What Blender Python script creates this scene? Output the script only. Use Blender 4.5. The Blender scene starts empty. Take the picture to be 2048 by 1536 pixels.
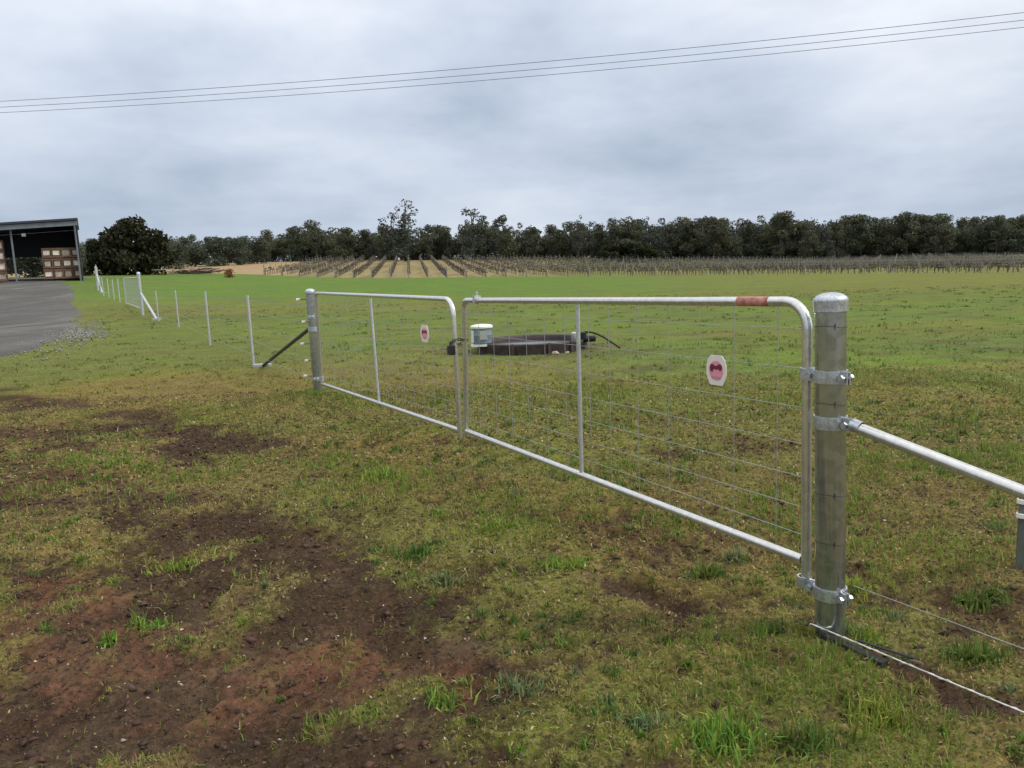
import bpy, math, random
import numpy as np
from math import radians, sin, cos, pi
from mathutils import Vector, Matrix

S = bpy.context.scene
COL = S.collection
rng = np.random.default_rng(7)
random.seed(7)

# ------------------------------------------------------------------ camera
cd = bpy.data.cameras.new('camera')
cam = bpy.data.objects.new('camera', cd)
COL.objects.link(cam)
cd.sensor_width = 36.0
cd.lens = 1538 / 2048 * 36.0
cd.clip_start = 0.05
cd.clip_end = 6000
PITCH, ROLL, EYE = radians(8.28), 0.04, 1.5
fw = Vector((0, cos(PITCH), -sin(PITCH)))
r0 = Vector((1, 0, 0))
u0 = r0.cross(fw)
rt = r0 * cos(ROLL) - u0 * sin(ROLL)
up = u0 * cos(ROLL) + r0 * sin(ROLL)
cam.matrix_world = Matrix(((rt.x, up.x, -fw.x, 0), (rt.y, up.y, -fw.y, 0), (rt.z, up.z, -fw.z, EYE), (0, 0, 0, 1)))
S.camera = cam

# ------------------------------------------------------------------ light and sky
SUN_EL, SUN_AZ = radians(42), radians(98)          # azimuth from +Y (ahead) towards +X (right)
sun_dir = Vector((sin(SUN_AZ) * cos(SUN_EL), cos(SUN_AZ) * cos(SUN_EL), sin(SUN_EL)))
sl = bpy.data.lights.new('sun', 'SUN')
sl.energy = 1.5
sl.angle = radians(14)
sl.color = (1.0, 0.96, 0.9)
so = bpy.data.objects.new('sun', sl)
COL.objects.link(so)
so.rotation_euler = sun_dir.to_track_quat('Z', 'Y').to_euler()
so.location = (0, 0, 60)

W = bpy.data.worlds.new('World')
S.world = W
W.use_nodes = True


class NT:
    """small helper for node trees"""
    def __init__(s, tree):
        s.t = tree
        s.n = tree.nodes
        s.n.clear()

    def add(s, typ, **kw):
        nd = s.n.new(typ)
        for k, v in kw.items():
            if k.startswith('i_'):
                nd.inputs[k[2:].replace('_', ' ')].default_value = v
            else:
                setattr(nd, k, v)
        return nd

    def link(s, a, b):
        s.t.links.new(a, b)

    def math(s, op, a, b=None, c=None, clamp=False):
        nd = s.n.new('ShaderNodeMath')
        nd.operation = op
        nd.use_clamp = clamp
        for i, v in enumerate((a, b, c)):
            if v is None:
                continue
            if isinstance(v, (int, float)):
                nd.inputs[i].default_value = v
            else:
                s.link(v, nd.inputs[i])
        return nd.outputs[0]

    def noise(s, vec, scale, detail=4, rough=0.55, dist=0.0):
        nd = s.n.new('ShaderNodeTexNoise')
        nd.inputs['Scale'].default_value = scale
        nd.inputs['Detail'].default_value = detail
        nd.inputs['Roughness'].default_value = rough
        nd.inputs['Distortion'].default_value = dist
        if vec is not None:
            s.link(vec, nd.inputs['Vector'])
        return nd

    def ramp(s, fac, stops):
        nd = s.n.new('ShaderNodeValToRGB')
        e = nd.color_ramp.elements
        while len(e) < len(stops):
            e.new(0.5)
        for k, (p, c) in enumerate(stops):
            e[k].position = p
            e[k].color = (*c, 1) if len(c) == 3 else c
        s.link(fac, nd.inputs[0])
        return nd.outputs['Color']

    def mix(s, fac, a, b, blend='MIX'):
        nd = s.n.new('ShaderNodeMix')
        nd.data_type = 'RGBA'
        nd.blend_type = blend
        for k, v in ((0, fac), (6, a), (7, b)):
            if isinstance(v, (int, float)):
                nd.inputs[k].default_value = v
            elif isinstance(v, tuple):
                nd.inputs[k].default_value = (*v, 1)
            else:
                s.link(v, nd.inputs[k])
        return nd.outputs[2]


def build_sky():
    T = NT(W.node_tree)
    out = T.add('ShaderNodeOutputWorld')
    bg = T.add('ShaderNodeBackground')
    bg.inputs['Strength'].default_value = 0.1
    sky = T.add('ShaderNodeTexSky')
    sky.sky_type = 'NISHITA'
    sky.sun_disc = False
    sky.sun_elevation = SUN_EL
    sky.sun_rotation = SUN_AZ
    tc = T.add('ShaderNodeTexCoord')
    d = tc.outputs['Generated']
    sp = T.add('ShaderNodeSeparateXYZ')
    T.link(d, sp.inputs[0])
    z = T.math('MAXIMUM', sp.outputs['Z'], 0.0)
    den = T.math('ADD', z, 0.17)
    u = T.math('DIVIDE', sp.outputs['X'], den)
    v = T.math('DIVIDE', sp.outputs['Y'], den)
    cv = T.add('ShaderNodeCombineXYZ')
    T.link(u, cv.inputs[0])
    T.link(v, cv.inputs[1])
    of = T.add('ShaderNodeVectorMath', operation='ADD')
    T.link(cv.outputs[0], of.inputs[0])
    of.inputs[1].default_value = (-4.3, 5.2, 0.0)
    cv = of
    ms = T.add('ShaderNodeMapping')
    ms.inputs['Scale'].default_value = (1, 1, 2.2)
    ms.inputs['Location'].default_value = (.6, .2, .1)
    T.link(d, ms.inputs['Vector'])
    n1 = T.noise(ms.outputs[0], 2.1, 5, 0.5, 0.12)
    n2 = T.noise(cv.outputs[0], 1.3, 6, 0.6, 0.2)
    m = T.math('ADD', T.math('MULTIPLY', n1.outputs['Fac'], 0.74), T.math('MULTIPLY', n2.outputs['Fac'], 0.26))
    m = T.math('MULTIPLY_ADD', m, 3.6, -1.3, clamp=True)          # 0 thick cloud .. 1 thin bright cloud
    dt = T.add('ShaderNodeVectorMath', operation='DOT_PRODUCT')
    T.link(d, dt.inputs[0])
    dt.inputs[1].default_value = sun_dir
    glow = T.math('POWER', T.math('MAXIMUM', dt.outputs['Value'], 0.0), 2.5)
    # overcast dome: brighter towards the zenith and round the hidden sun
    lum = T.math('MULTIPLY_ADD', z, 0.72, 0.44)
    lum = T.math('ADD', lum, T.math('MULTIPLY', glow, 0.17))
    lum = T.math('MULTIPLY', lum, T.math('MULTIPLY_ADD', m, 0.46, 0.64))
    # clearer strip along the horizon under the cloud deck
    strip = T.math('POWER', 2.718, T.math('MULTIPLY', z, -28.0))
    lum = T.math('ADD', lum, T.math('MULTIPLY', strip, 0.16))
    wf = T.math('ADD', T.math('MULTIPLY', m, 0.55), T.math('MULTIPLY', glow, 0.75), clamp=True)
    wf = T.math('ADD', wf, T.math('MULTIPLY', z, 1.0), clamp=True)
    colr = T.mix(wf, (0.80, 0.98, 1.28), (1.02, 1.03, 1.05))
    sc = T.add('ShaderNodeVectorMath', operation='SCALE')
    T.link(colr, sc.inputs[0])
    T.link(T.math('MULTIPLY', lum, 10.0), sc.inputs['Scale'])
    fin = T.mix(0.94, sky.outputs['Color'], sc.outputs[0])
    T.link(fin, bg.inputs['Color'])
    T.link(bg.outputs[0], out.inputs[0])


build_sky()
S.view_settings.view_transform = 'Standard'
S.view_settings.look = 'None'
S.view_settings.gamma = 1.0
S.view_settings.use_curve_mapping = False
S.view_settings.exposure = 0.50
S.render.engine = 'CYCLES'
S.cycles.max_bounces = 6
S.cycles.diffuse_bounces = 3
S.cycles.glossy_bounces = 3
S.cycles.transmission_bounces = 3
S.cycles.use_denoising = True

# ------------------------------------------------------------------ numeric noise
def _hash(ix, iy, seed):
    h = (ix.astype(np.int64) * 374761393 + iy.astype(np.int64) * 668265263 + seed * 1442695041) & 0xFFFFFFFF
    h = ((h ^ (h >> 13)) * 1274126177) & 0xFFFFFFFF
    return ((h ^ (h >> 16)) & 0xFFFF) / 65535.0


def vnoise(x, y, seed=0):
    ix, iy = np.floor(x), np.floor(y)
    fx, fy = x - ix, y - iy
    fx = fx * fx * fx * (fx * (fx * 6 - 15) + 10)
    fy = fy * fy * fy * (fy * (fy * 6 - 15) + 10)
    a, b = _hash(ix, iy, seed), _hash(ix + 1, iy, seed)
    c, d = _hash(ix, iy + 1, seed), _hash(ix + 1, iy + 1, seed)
    return (a + (b - a) * fx) * (1 - fy) + (c + (d - c) * fx) * fy


def fbm(x, y, seed=0, octv=4, gain=0.5):
    s, a, t = 0.0, 1.0, 0.0
    for k in range(octv):
        s = s + a * vnoise(x * 2 ** k + 17.3 * k, y * 2 ** k - 9.1 * k, seed + k * 31)
        t += a
        a *= gain
    return s / t


def sstep(a, b, x):
    t = np.clip((x - a) / (b - a), 0, 1)
    return t * t * (3 - 2 * t)


# ------------------------------------------------------------------ terrain height
T_B = np.array([-1.2, -.64, -.485, -.39, -.2, -.005, .185, .415, .665, 1.2])
T_Y = np.array([0, 20, 34, 45, 62, 80, 100, 125, 160, 210, 260, 400, 1500.])
T_Z = np.array([
    [0, .15, .12, .60, 1.4, 2.7, 3.3, 3.8, 4.6, 6.2, 7.6, 10, 16],
    [0, .15, .12, .60, 1.4, 2.7, 3.3, 3.8, 4.6, 6.2, 7.6, 10, 16],
    [0, .10, .12, .55, 1.3, 2.2, 3.0, 3.7, 4.6, 6.4, 8.0, 10, 16],
    [0, .08, .10, .35, .90, 1.6, 2.4, 3.2, 4.4, 6.9, 8.8, 11, 16],
    [0, .05, .05, .10, .30, .60, .90, 1.3, 3.1, 6.2, 7.6, 10, 16],
    [0, 0, 0, 0, .05, .15, .35, .90, 2.2, 4.8, 6.2, 9, 14],
    [0, 0, 0, -.05, -.10, -.10, -.05, .30, 1.1, 3.2, 4.6, 7, 12],
    [0, 0, -.05, -.15, -.30, -.40, -.50, -.45, -.05, 1.2, 1.9, 4, 8],
    [0, 0, -.15, -.35, -.70, -.95, -1.15, -.90, -.2, 1.0, 1.6, 3, 7],
    [0, 0, -.20, -.40, -.80, -1.1, -1.30, -1.1, -.4, .8, 1.4, 3, 7]])
_gb = np.linspace(-1.2, 1.2, 241)
_gl = np.linspace(0, math.log(1501), 301)
_yy = np.exp(_gl) - 1
_tmp = np.array([np.interp(_yy, T_Y, row) for row in T_Z])
LUT = np.array([np.interp(_gb, T_B, _tmp[:, j]) for j in range(len(_yy))]).T
for ax, w in ((0, 9), (1, 5)):
    k = np.hanning(2 * w + 3)[1:-1]
    k /= k.sum()
    LUT = np.apply_along_axis(lambda r: np.convolve(np.pad(r, w, mode='edge'), k, mode='valid'), ax, LUT)


def macro(x, y):
    x, y = np.asarray(x, float), np.asarray(y, float)
    yc = np.clip(y, 0.5, 1490)
    b = np.clip(x / yc, -1.199, 1.199)
    p = (b + 1.2) / 2.4 * 240
    q = np.log(yc + 1) / math.log(1501) * 300
    i, j = np.clip(p.astype(int), 0, 239), np.clip(q.astype(int), 0, 299)
    fx, fy = p - i, q - j
    z = (LUT[i, j] * (1 - fx) + LUT[i + 1, j] * fx) * (1 - fy) + (LUT[i, j + 1] * (1 - fx) + LUT[i + 1, j + 1] * fx) * fy
    return z * sstep(6, 22, y)


# bare earth patches on the near verge: capsules (x0, y0, x1, y1, radius, amount, redness)
BARE = [(-7.4, 10.9, -4.5, 8.9, .42, 1, .1), (-4.5, 8.9, -2.7, 6.9, .50, 1.1, 0), (-7.5, 8.7, -4.6, 8.1, .35, .9, .2),
        (-6.4, 7.7, -4.0, 7.6, .30, .6, .1),
        (-5.4, 6.9, -3.3, 5.7, .50, .85, .5), (-3.3, 5.7, -1.8, 4.5, .36, .8, .0), (-1.8, 4.5, -.95, 3.6, .46, 1.1, 0),
        (-.95, 3.6, -.5, 2.95, .36, 1.1, .1), (-1.7, 3.1, -.6, 2.75, .50, 1.2, 1.0), (-2.6, 4.3, -2.05, 3.25, .30, 1, .8),
        (-2.4, 2.5, -.4, 2.3, .42, 1.2, .15), (-.55, 2.6, -.2, 2.45, .18, .9, .9), (-1.9, 2.9, -1.2, 3.5, .35, 1, .0),
        (.5, 3.35, 1.0, 3.25, .14, .9, .4), (1.3, 2.75, 1.75, 2.42, .11, 1, .2), (.35, 4.95, .95, 4.75, .16, .5, .3),
        (.0, 2.2, .35, 2.2, .12, .7, .5), (1.0, 6.3, 2.1, 6.0, .25, .55, .6), (5.3, 8.75, 5.9, 8.6, .16, .9, .3),
        (4.6, 9.1, 5.2, 9.0, .14, .7, 0), (.7, 7.9, 1.6, 7.6, .2, .4, .5), (-.2, 4.6, .6, 4.3, .2, .45, .2),
        (2.0, 3.5, 2.5, 3.2, .22, .5, .3), (-11, 13.2, -8, 11.6, .5, .6, .3)]


def bare(x, y):
    """0 grass .. 1 bare earth, and how red the earth is"""
    wx = x + (fbm(x * 1.7, y * 1.7, 3, 4) - .5) * 1.1 + (fbm(x * 9, y * 9, 8, 3, .6) - .5) * .30
    wy = y + (fbm(x * 1.7 + 40, y * 1.7, 5, 4) - .5) * 0.9 + (fbm(x * 9, y * 9 + 7, 9, 3, .6) - .5) * .30
    m = np.zeros_like(x)
    red = np.zeros_like(x)
    for x0, y0, x1, y1, r, a, rd in BARE:
        dx, dy = x1 - x0, y1 - y0
        t = np.clip(((wx - x0) * dx + (wy - y0) * dy) / (dx * dx + dy * dy), 0, 1)
        d = np.hypot(wx - x0 - t * dx, wy - y0 - t * dy)
        k = a * (1 - sstep(r * .35, r * 1.75, d))
        red = np.where(k > m, rd * sstep(.3, .8, fbm(x * 2.6, y * 2.6, 61, 3)) * 1.6 * (k > .2), red)
        m = np.maximum(m, k)
    f = fbm(x * 3.1, y * 3.1, 11, 5, .6)
    f2 = fbm(x * 11, y * 11, 13, 3)
    near = 1 - sstep(7, 15, y)
    m = m + (sstep(.50, .72, f) * .55 + sstep(.55, .75, f2) * .35) * near * (0.55 + .45 * (x < 1.6))
    m = m + (1 - sstep(3.2, 6.5, y)) * sstep(.44, .66, fbm(x * 1.9 + 5, y * 1.9, 111, 5, .6)) * .45 * sstep(-1.2, .2, x)
    m = m - sstep(.56, .74, fbm(x * 2.3 + 9, y * 2.3, 19, 4)) * .85 - sstep(.54, .72, fbm(x * 7, y * 7 + 4, 21, 4, .6)) * .5
    return np.clip(m, 0, 1), np.clip(red, 0, 1)


def relief(x, y, m=None):
    """clods, ruts and tussock lumps of the near ground"""
    if m is None:
        m, _ = bare(x, y)
    fade = 1 - sstep(10, 17, np.hypot(x, y))
    cl = fbm(x * 9, y * 9, 23, 4, .6) - .5
    cl2 = np.abs(fbm(x * 22, y * 22, 29, 3, .6) - .5)
    ru = fbm(x * 1.2, y * 1.2, 37, 3) - .5
    lump = fbm(x * 5, y * 5, 41, 4, .55) - .5
    cl3 = np.abs(fbm(x * 14 + 3, y * 14, 43, 3, .6) - .5)
    ra = np.abs(fbm(x * 2.2 + .5 * y, y * 8.5 - 1.5 * x, 47, 3, .6) - .5)
    z = -m * ra * .075 + m * (cl * .060 - cl2 * .060 - cl3 * .06) + (1 - m) * (lump * .06 + cl * .035 - cl2 * .03) + ru * .05 - m * .010
    d_post = np.hypot(x - 1.25, y - 2.93)
    return z * fade * sstep(.04, .35, d_post)


def gz(x, y):
    x, y = np.atleast_1d(np.asarray(x, float)), np.atleast_1d(np.asarray(y, float))
    return macro(x, y) + relief(x, y)


def g1(x, y):
    return float(gz(x, y)[0])


VF = np.array([(-75, 138), (-42, 130), (0, 120), (20.6, 114), (43, 105), (63, 96), (110, 78), (150, 64)], float)


def vine_front(x):
    return np.interp(x, VF[:, 0], VF[:, 1])


def mixc(a, b, t):
    return a + (np.asarray(b) - a) * t[:, None]


def sward(x, y):
    """how closed the grass cover is: dense out in the paddock, thin on the trodden verge"""
    s_ = (x - 1.25) * -.883 + (y - 2.927) * -.469
    n = (fbm(x * .8, y * .8, 161, 3) - .5)
    inside = sstep(-.5, -3.5, s_ + n * 3) * sstep(6, 11, y + n * 5)
    return np.maximum(inside, .55 * sstep(11, 19, y + n * 5))


def ground_color(x, y):
    n = len(x)
    b = x / np.maximum(y, .5)
    m, red = bare(x, y)
    big = fbm(x * .35, y * .35, 71, 4)
    med = fbm(x * 1.3, y * 1.3, 73, 4)
    c = np.tile(np.array([.165, .124, .040]), (n, 1))                # short dry thatch
    c = mixc(c, (.120, .142, .026), sstep(.40, .66, .5 * big + .5 * med))
    mid = sstep(9, 20, y)
    c = mixc(c, (.110, .158, .032), mid * .85)
    c = mixc(c, (.145, .150, .042), mid * sstep(.54, .68, fbm(x * .16, y * .33, 77, 4)) * .8)
    c = mixc(c, (.085, .145, .030), mid * sstep(.50, .70, fbm(x * .10, y * .28, 79, 4)) * .7)
    c = mixc(c, (.145, .155, .042), sstep(26, 40, y) * (1 - sstep(50, 62, y)) * .6)
    sw = sward(x, y)
    c = mixc(c, (.112, .168, .038), .9 * sw * (1 - sstep(24, 40, y)) * (.35 + .65 * sstep(.36, .6, fbm(x * .35, y * .6, 171, 4))))
    lush = sstep(42, 56, y + (fbm(x * .05, y * .05, 83, 3) - .5) * 16) * (1 - sstep(.10, .50, b))
    c = mixc(c, (.090, .178, .032), lush * .9)
    olive = sstep(46, 62, y) * sstep(.05, .4, b)
    c = mixc(c, (.142, .164, .042), olive * .8)
    tr = np.exp(-((np.hypot(x - .36, y - 14.95) - 1.45) / .5) ** 2)
    c = mixc(c, (.120, .090, .052), tr * .75 * sstep(.35, .6, med))
    mot = fbm(x * .5, y * .9, 181, 5, .6)
    c = mixc(c, (.180, .145, .052), sw * sstep(.58, .74, mot) * .45)
    c = mixc(c, (.085, .098, .036), sw * sstep(.56, .66, fbm(x * .9 + 3, y * 1.5, 191, 4, .6)) * .6 * (1 - sstep(25, 45, y)))
    # vineyard ground
    vf = vine_front(x)
    v = sstep(-2, 3, y - vf)
    vc = np.tile(np.array([.27, .225, .115]), (n, 1))
    vc = mixc(vc, (.165, .185, .055), sstep(-.02, .12, b + .1 * (big - .5)))
    vc = mixc(vc, (.15, .115, .065), sstep(.5, .75, fbm(x * .5, y * .12, 91, 3)) * .6)
    vc = mixc(vc, (.33, .24, .14), (1 - sstep(-.30, -.25, b + .03 * (med - .5))))
    c = mixc(c, vc, v)
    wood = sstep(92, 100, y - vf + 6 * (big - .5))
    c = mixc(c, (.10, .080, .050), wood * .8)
    # left side behind the fence stays grassy
    soil = np.tile(np.array([.052, .033, .021]), (n, 1))
    soil = mixc(soil, (.125, .060, .036), red)
    soil = mixc(soil, (.090, .060, .040), sstep(.45, .75, fbm(x * 4, y * 4, 95, 3)) * .6)
    c = mixc(c, soil, m * (1 - sstep(12, 18, y)))
    return c, m


# ------------------------------------------------------------------ mesh helpers
class MB:
    def __init__(s):
        s.v, s.f = [], []

    def add(s, verts, faces):
        o = len(s.v)
        s.v += [tuple(map(float, p)) for p in verts]
        s.f += [tuple(i + o for i in q) for q in faces]
        return s

    def box(s, c, size, rot=None):
        hx, hy, hz = [q / 2 for q in size]
        vs = [Vector((sx * hx, sy * hy, sz * hz)) for sx in (-1, 1) for sy in (-1, 1) for sz in (-1, 1)]
        if rot is not None:
            vs = [rot @ p for p in vs]
        c = Vector(c)
        return s.add([p + c for p in vs], [(0, 1, 3, 2), (4, 6, 7, 5), (0, 4, 5, 1), (2, 3, 7, 6), (0, 2, 6, 4), (1, 5, 7, 3)])

    def tube(s, path, r, n=12, cap=True):
        P = [Vector(p) for p in path]
        R = r if isinstance(r, (list, tuple)) else [r] * len(P)
        t0 = (P[1] - P[0]).normalized()
        a = t0.orthogonal().normalized()
        vs = []
        for k, p in enumerate(P):
            if k == 0:
                t = t0
            elif k == len(P) - 1:
                t = (P[-1] - P[-2]).normalized()
            else:
                t = ((P[k + 1] - p).normalized() + (p - P[k - 1]).normalized()).normalized()
            a = (a - t * a.dot(t)).normalized()
            b = t.cross(a)
            for i in range(n):
                w = 2 * pi * i / n
                vs.append(p + (a * cos(w) + b * sin(w)) * R[k])
        fs = []
        for k in range(len(P) - 1):
            for i in range(n):
                j = (i + 1) % n
                fs.append((k * n + i, k * n + j, (k + 1) * n + j, (k + 1) * n + i))
        if cap:
            fs.append(tuple(range(n - 1, -1, -1)))
            fs.append(tuple((len(P) - 1) * n + i for i in range(n)))
        return s.add(vs, fs)

    def lathe(s, c, prof, n=32, axis=None, closed=False):
        """prof: list of (radius, height) along the axis"""
        c = Vector(c)
        ax = Vector(axis).normalized() if axis is not None else Vector((0, 0, 1))
        a = ax.orthogonal().normalized()
        b = ax.cross(a)
        vs, fs = [], []
        for r, h in prof:
            for i in range(n):
                w = 2 * pi * i / n
                vs.append(c + ax * h + (a * cos(w) + b * sin(w)) * r)
        m = len(prof)
        for k in range(m if closed else m - 1):
            k2 = (k + 1) % m
            for i in range(n):
                j = (i + 1) % n
                fs.append((k * n + i, k * n + j, k2 * n + j, k2 * n + i))
        if not closed:
            fs.append(tuple(range(n - 1, -1, -1)))
            fs.append(tuple((m - 1) * n + i for i in range(n)))
        return s.add(vs, fs)

    def build(s, name, m, parent=None, smooth=True):
        me = bpy.data.meshes.new(name)
        me.from_pydata(s.v, [], s.f)
        me.update()
        if smooth:
            me.shade_smooth()
            me.set_sharp_from_angle(angle=radians(40))
        return link(name, me, m, parent)


def link(name, me, m=None, parent=None):
    o = bpy.data.objects.new(name, me)
    COL.objects.link(o)
    if m is not None and not me.materials:
        me.materials.append(m)
    if parent is not None:
        o.parent = parent
        o.matrix_parent_inverse = parent_world(parent).inverted()
    return o


def parent_world(p):
    m = Matrix.LocRotScale(p.location, p.rotation_euler, p.scale)
    if p.parent is not None:
        return parent_world(p.parent) @ p.matrix_parent_inverse @ m
    return m


def tag(o, label, cat, group=None, kind=None):
    if label:
        o['label'] = label
    if cat:
        o['category'] = cat
    if group:
        o['group'] = group
    if kind:
        o['kind'] = kind
    return o


def thing(name, loc, label, cat, group=None):
    o = bpy.data.objects.new(name, None)
    o.empty_display_size = .2
    COL.objects.link(o)
    o.location = loc
    return tag(o, label, cat, group)


def raw_mesh(name, V, F, n_side, smooth=False):
    """V (n,3), F (m,n_side) numpy"""
    me = bpy.data.meshes.new(name)
    me.vertices.add(len(V))
    me.vertices.foreach_set('co', np.ascontiguousarray(V, np.float32).ravel())
    me.loops.add(F.size)
    me.loops.foreach_set('vertex_index', np.ascontiguousarray(F, np.int32).ravel())
    me.polygons.add(len(F))
    me.polygons.foreach_set('loop_start', np.arange(0, F.size, n_side, dtype=np.int32))
    me.update(calc_edges=True)
    if smooth:
        me.polygons.foreach_set('use_smooth', np.ones(len(F), bool))
    return me


def set_color(me, C, name='col'):
    at = me.attributes.new(name, 'FLOAT_COLOR', 'POINT')
    A = np.ones((len(C), 4), np.float32)
    A[:, :3] = C
    at.data.foreach_set('color', A.ravel())


# ------------------------------------------------------------------ materials
def new_mat(name):
    m = bpy.data.materials.new(name)
    m.use_nodes = True
    T = NT(m.node_tree)
    out = T.add('ShaderNodeOutputMaterial')
    return m, T, out


def pbr(name, base, rough=.6, metal=0.0, var=.25, scale=8.0, bump=0.0, bscale=40.0, spec=.4, var_col=None, rvar=.15):
    m, T, out = new_mat(name)
    p = T.add('ShaderNodeBsdfPrincipled')
    tc = T.add('ShaderNodeTexCoord')
    n = T.noise(tc.outputs['Object'], scale, 5, .6)
    dark = tuple(c * (1 - var) for c in base)
    lite = tuple(min(c * (1 + var), .95) for c in base)
    c = T.ramp(n.outputs['Fac'], [(.3, dark), (.7, var_col or lite)])
    T.link(c, p.inputs['Base Color'])
    p.inputs['Metallic'].default_value = metal
    p.inputs['Specular IOR Level'].default_value = spec
    n2 = T.noise(tc.outputs['Object'], scale * 2.3, 3)
    T.link(T.math('MULTIPLY_ADD', n2.outputs['Fac'], rvar, rough - rvar / 2), p.inputs['Roughness'])
    if bump:
        nb = T.noise(tc.outputs['Object'], bscale, 4, .6)
        bp = T.add('ShaderNodeBump')
        bp.inputs['Strength'].default_value = bump
        bp.inputs['Distance'].default_value = .01
        T.link(nb.outputs['Fac'], bp.inputs['Height'])
        T.link(bp.outputs[0], p.inputs['Normal'])
    T.link(p.outputs[0], out.inputs[0])
    return m


def galvanised(name, lo, hi, rough, spangle=55.0, bump=.12, metal=.82):
    m, T, out = new_mat(name)
    p = T.add('ShaderNodeBsdfPrincipled')
    tc = T.add('ShaderNodeTexCoord')
    vo = T.add('ShaderNodeTexVoronoi')
    vo.inputs['Scale'].default_value = spangle
    T.link(tc.outputs['Object'], vo.inputs['Vector'])
    mp = T.add('ShaderNodeMapping')
    mp.inputs['Scale'].default_value = (14, 14, 1.2)
    T.link(tc.outputs['Object'], mp.inputs['Vector'])
    st = T.noise(mp.outputs[0], 3.0, 5, .65)
    sep = T.add('ShaderNodeSeparateColor')
    T.link(vo.outputs['Color'], sep.inputs[0])
    f = T.math('ADD', T.math('MULTIPLY', sep.outputs[0], .35), T.math('MULTIPLY', st.outputs['Fac'], .65))
    c = T.ramp(f, [(.25, lo), (.75, hi)])
    T.link(c, p.inputs['Base Color'])
    p.inputs['Metallic'].default_value = metal
    T.link(T.math('MULTIPLY_ADD', f, .12, rough - .06), p.inputs['Roughness'])
    bp = T.add('ShaderNodeBump')
    bp.inputs['Strength'].default_value = bump
    bp.inputs['Distance'].default_value = .003
    T.link(st.outputs['Fac'], bp.inputs['Height'])
    T.link(bp.outputs[0], p.inputs['Normal'])
    T.link(p.outputs[0], out.inputs[0])
    return m


def leaf_mat(name, attr='col', trans=.3, rough=.55, sat_var=.25, nscale=1.5):
    m, T, out = new_mat(name)
    at = T.add('ShaderNodeAttribute', attribute_name=attr)
    oi = T.add('ShaderNodeObjectInfo')
    hsv = T.add('ShaderNodeHueSaturation')
    T.link(at.outputs['Color'], hsv.inputs['Color'])
    T.link(T.math('MULTIPLY_ADD', oi.outputs['Random'], sat_var, 1 - sat_var / 2), hsv.inputs['Value'])
    T.link(T.math('MULTIPLY_ADD', oi.outputs['Random'], .05, .475), hsv.inputs['Hue'])
    d = T.add('ShaderNodeBsdfPrincipled')
    d.inputs['Roughness'].default_value = rough
    d.inputs['Specular IOR Level'].default_value = .12
    tr = T.add('ShaderNodeBsdfTranslucent')
    T.link(hsv.outputs[0], d.inputs['Base Color'])
    T.link(hsv.outputs[0], tr.inputs['Color'])
    mx = T.add('ShaderNodeMixShader')
    mx.inputs[0].default_value = trans
    T.link(d.outputs[0], mx.inputs[1])
    T.link(tr.outputs[0], mx.inputs[2])
    T.link(mx.outputs[0], out.inputs[0])
    return m


def ground_mat():
    m, T, out = new_mat('meadow_ground')
    at = T.add('ShaderNodeAttribute', attribute_name='col')
    tc = T.add('ShaderNodeTexCoord')
    P = tc.outputs['Object']
    a = T.noise(P, 2.2, 8, .65)
    b = T.noise(P, 26.0, 6, .7)
    c = T.noise(P, 0.28, 5, .6, .4)
    k = T.math('ADD', T.math('MULTIPLY', a.outputs['Fac'], .9), T.math('MULTIPLY', b.outputs['Fac'], 1.0))
    k = T.math('ADD', k, T.math('MULTIPLY', c.outputs['Fac'], .5))
    val = T.math('MULTIPLY_ADD', T.math('SUBTRACT', k, 1.2), 1.5, 1.0)
    val = T.math('MAXIMUM', val, .35)
    hs = T.add('ShaderNodeHueSaturation')
    T.link(at.outputs['Color'], hs.inputs['Color'])
    T.link(val, hs.inputs['Value'])
    T.link(T.math('MULTIPLY_ADD', a.outputs['Fac'], .08, .46), hs.inputs['Hue'])
    T.link(T.math('MULTIPLY_ADD', c.outputs['Fac'], .5, .75), hs.inputs['Saturation'])
    # straw, moss and dark crumbs a few centimetres across
    e = T.noise(P, 42.0, 5, .75, .3)
    g = T.noise(P, 20.0, 6, .75, .3)
    veg = T.add('ShaderNodeAttribute', attribute_name='veg')
    straw = T.math('MULTIPLY', T.math('MULTIPLY_ADD', e.outputs['Fac'], 8.0, -3.9, clamp=True), T.math('MULTIPLY_ADD', veg.outputs['Fac'], .6, .15))
    humus = T.math('MULTIPLY', T.math('MULTIPLY_ADD', g.outputs['Fac'], -9.0, 4.35, clamp=True), .9)
    sw = T.add('ShaderNodeAttribute', attribute_name='sward')
    thin = T.math('MULTIPLY_ADD', sw.outputs['Fac'], -.45, 1.0)
    straw = T.math('MULTIPLY', straw, thin)
    humus = T.math('MULTIPLY', humus, thin)
    c1 = T.mix(straw, hs.outputs[0], (.27, .205, .095))
    c1 = T.mix(humus, c1, (.046, .034, .024))
    p = T.add('ShaderNodeBsdfPrincipled')
    p.inputs['Roughness'].default_value = .9
    p.inputs['Specular IOR Level'].default_value = .02
    T.link(c1, p.inputs['Base Color'])
    bp = T.add('ShaderNodeBump')
    bp.inputs['Strength'].default_value = .9
    bp.inputs['Distance'].default_value = .03
    h = T.math('ADD', T.math('MULTIPLY', b.outputs['Fac'], .6), T.math('MULTIPLY', a.outputs['Fac'], 1.0))
    T.link(h, bp.inputs['Height'])
    T.link(bp.outputs[0], p.inputs['Normal'])
    T.link(p.outputs[0], out.inputs[0])
    return m


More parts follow.
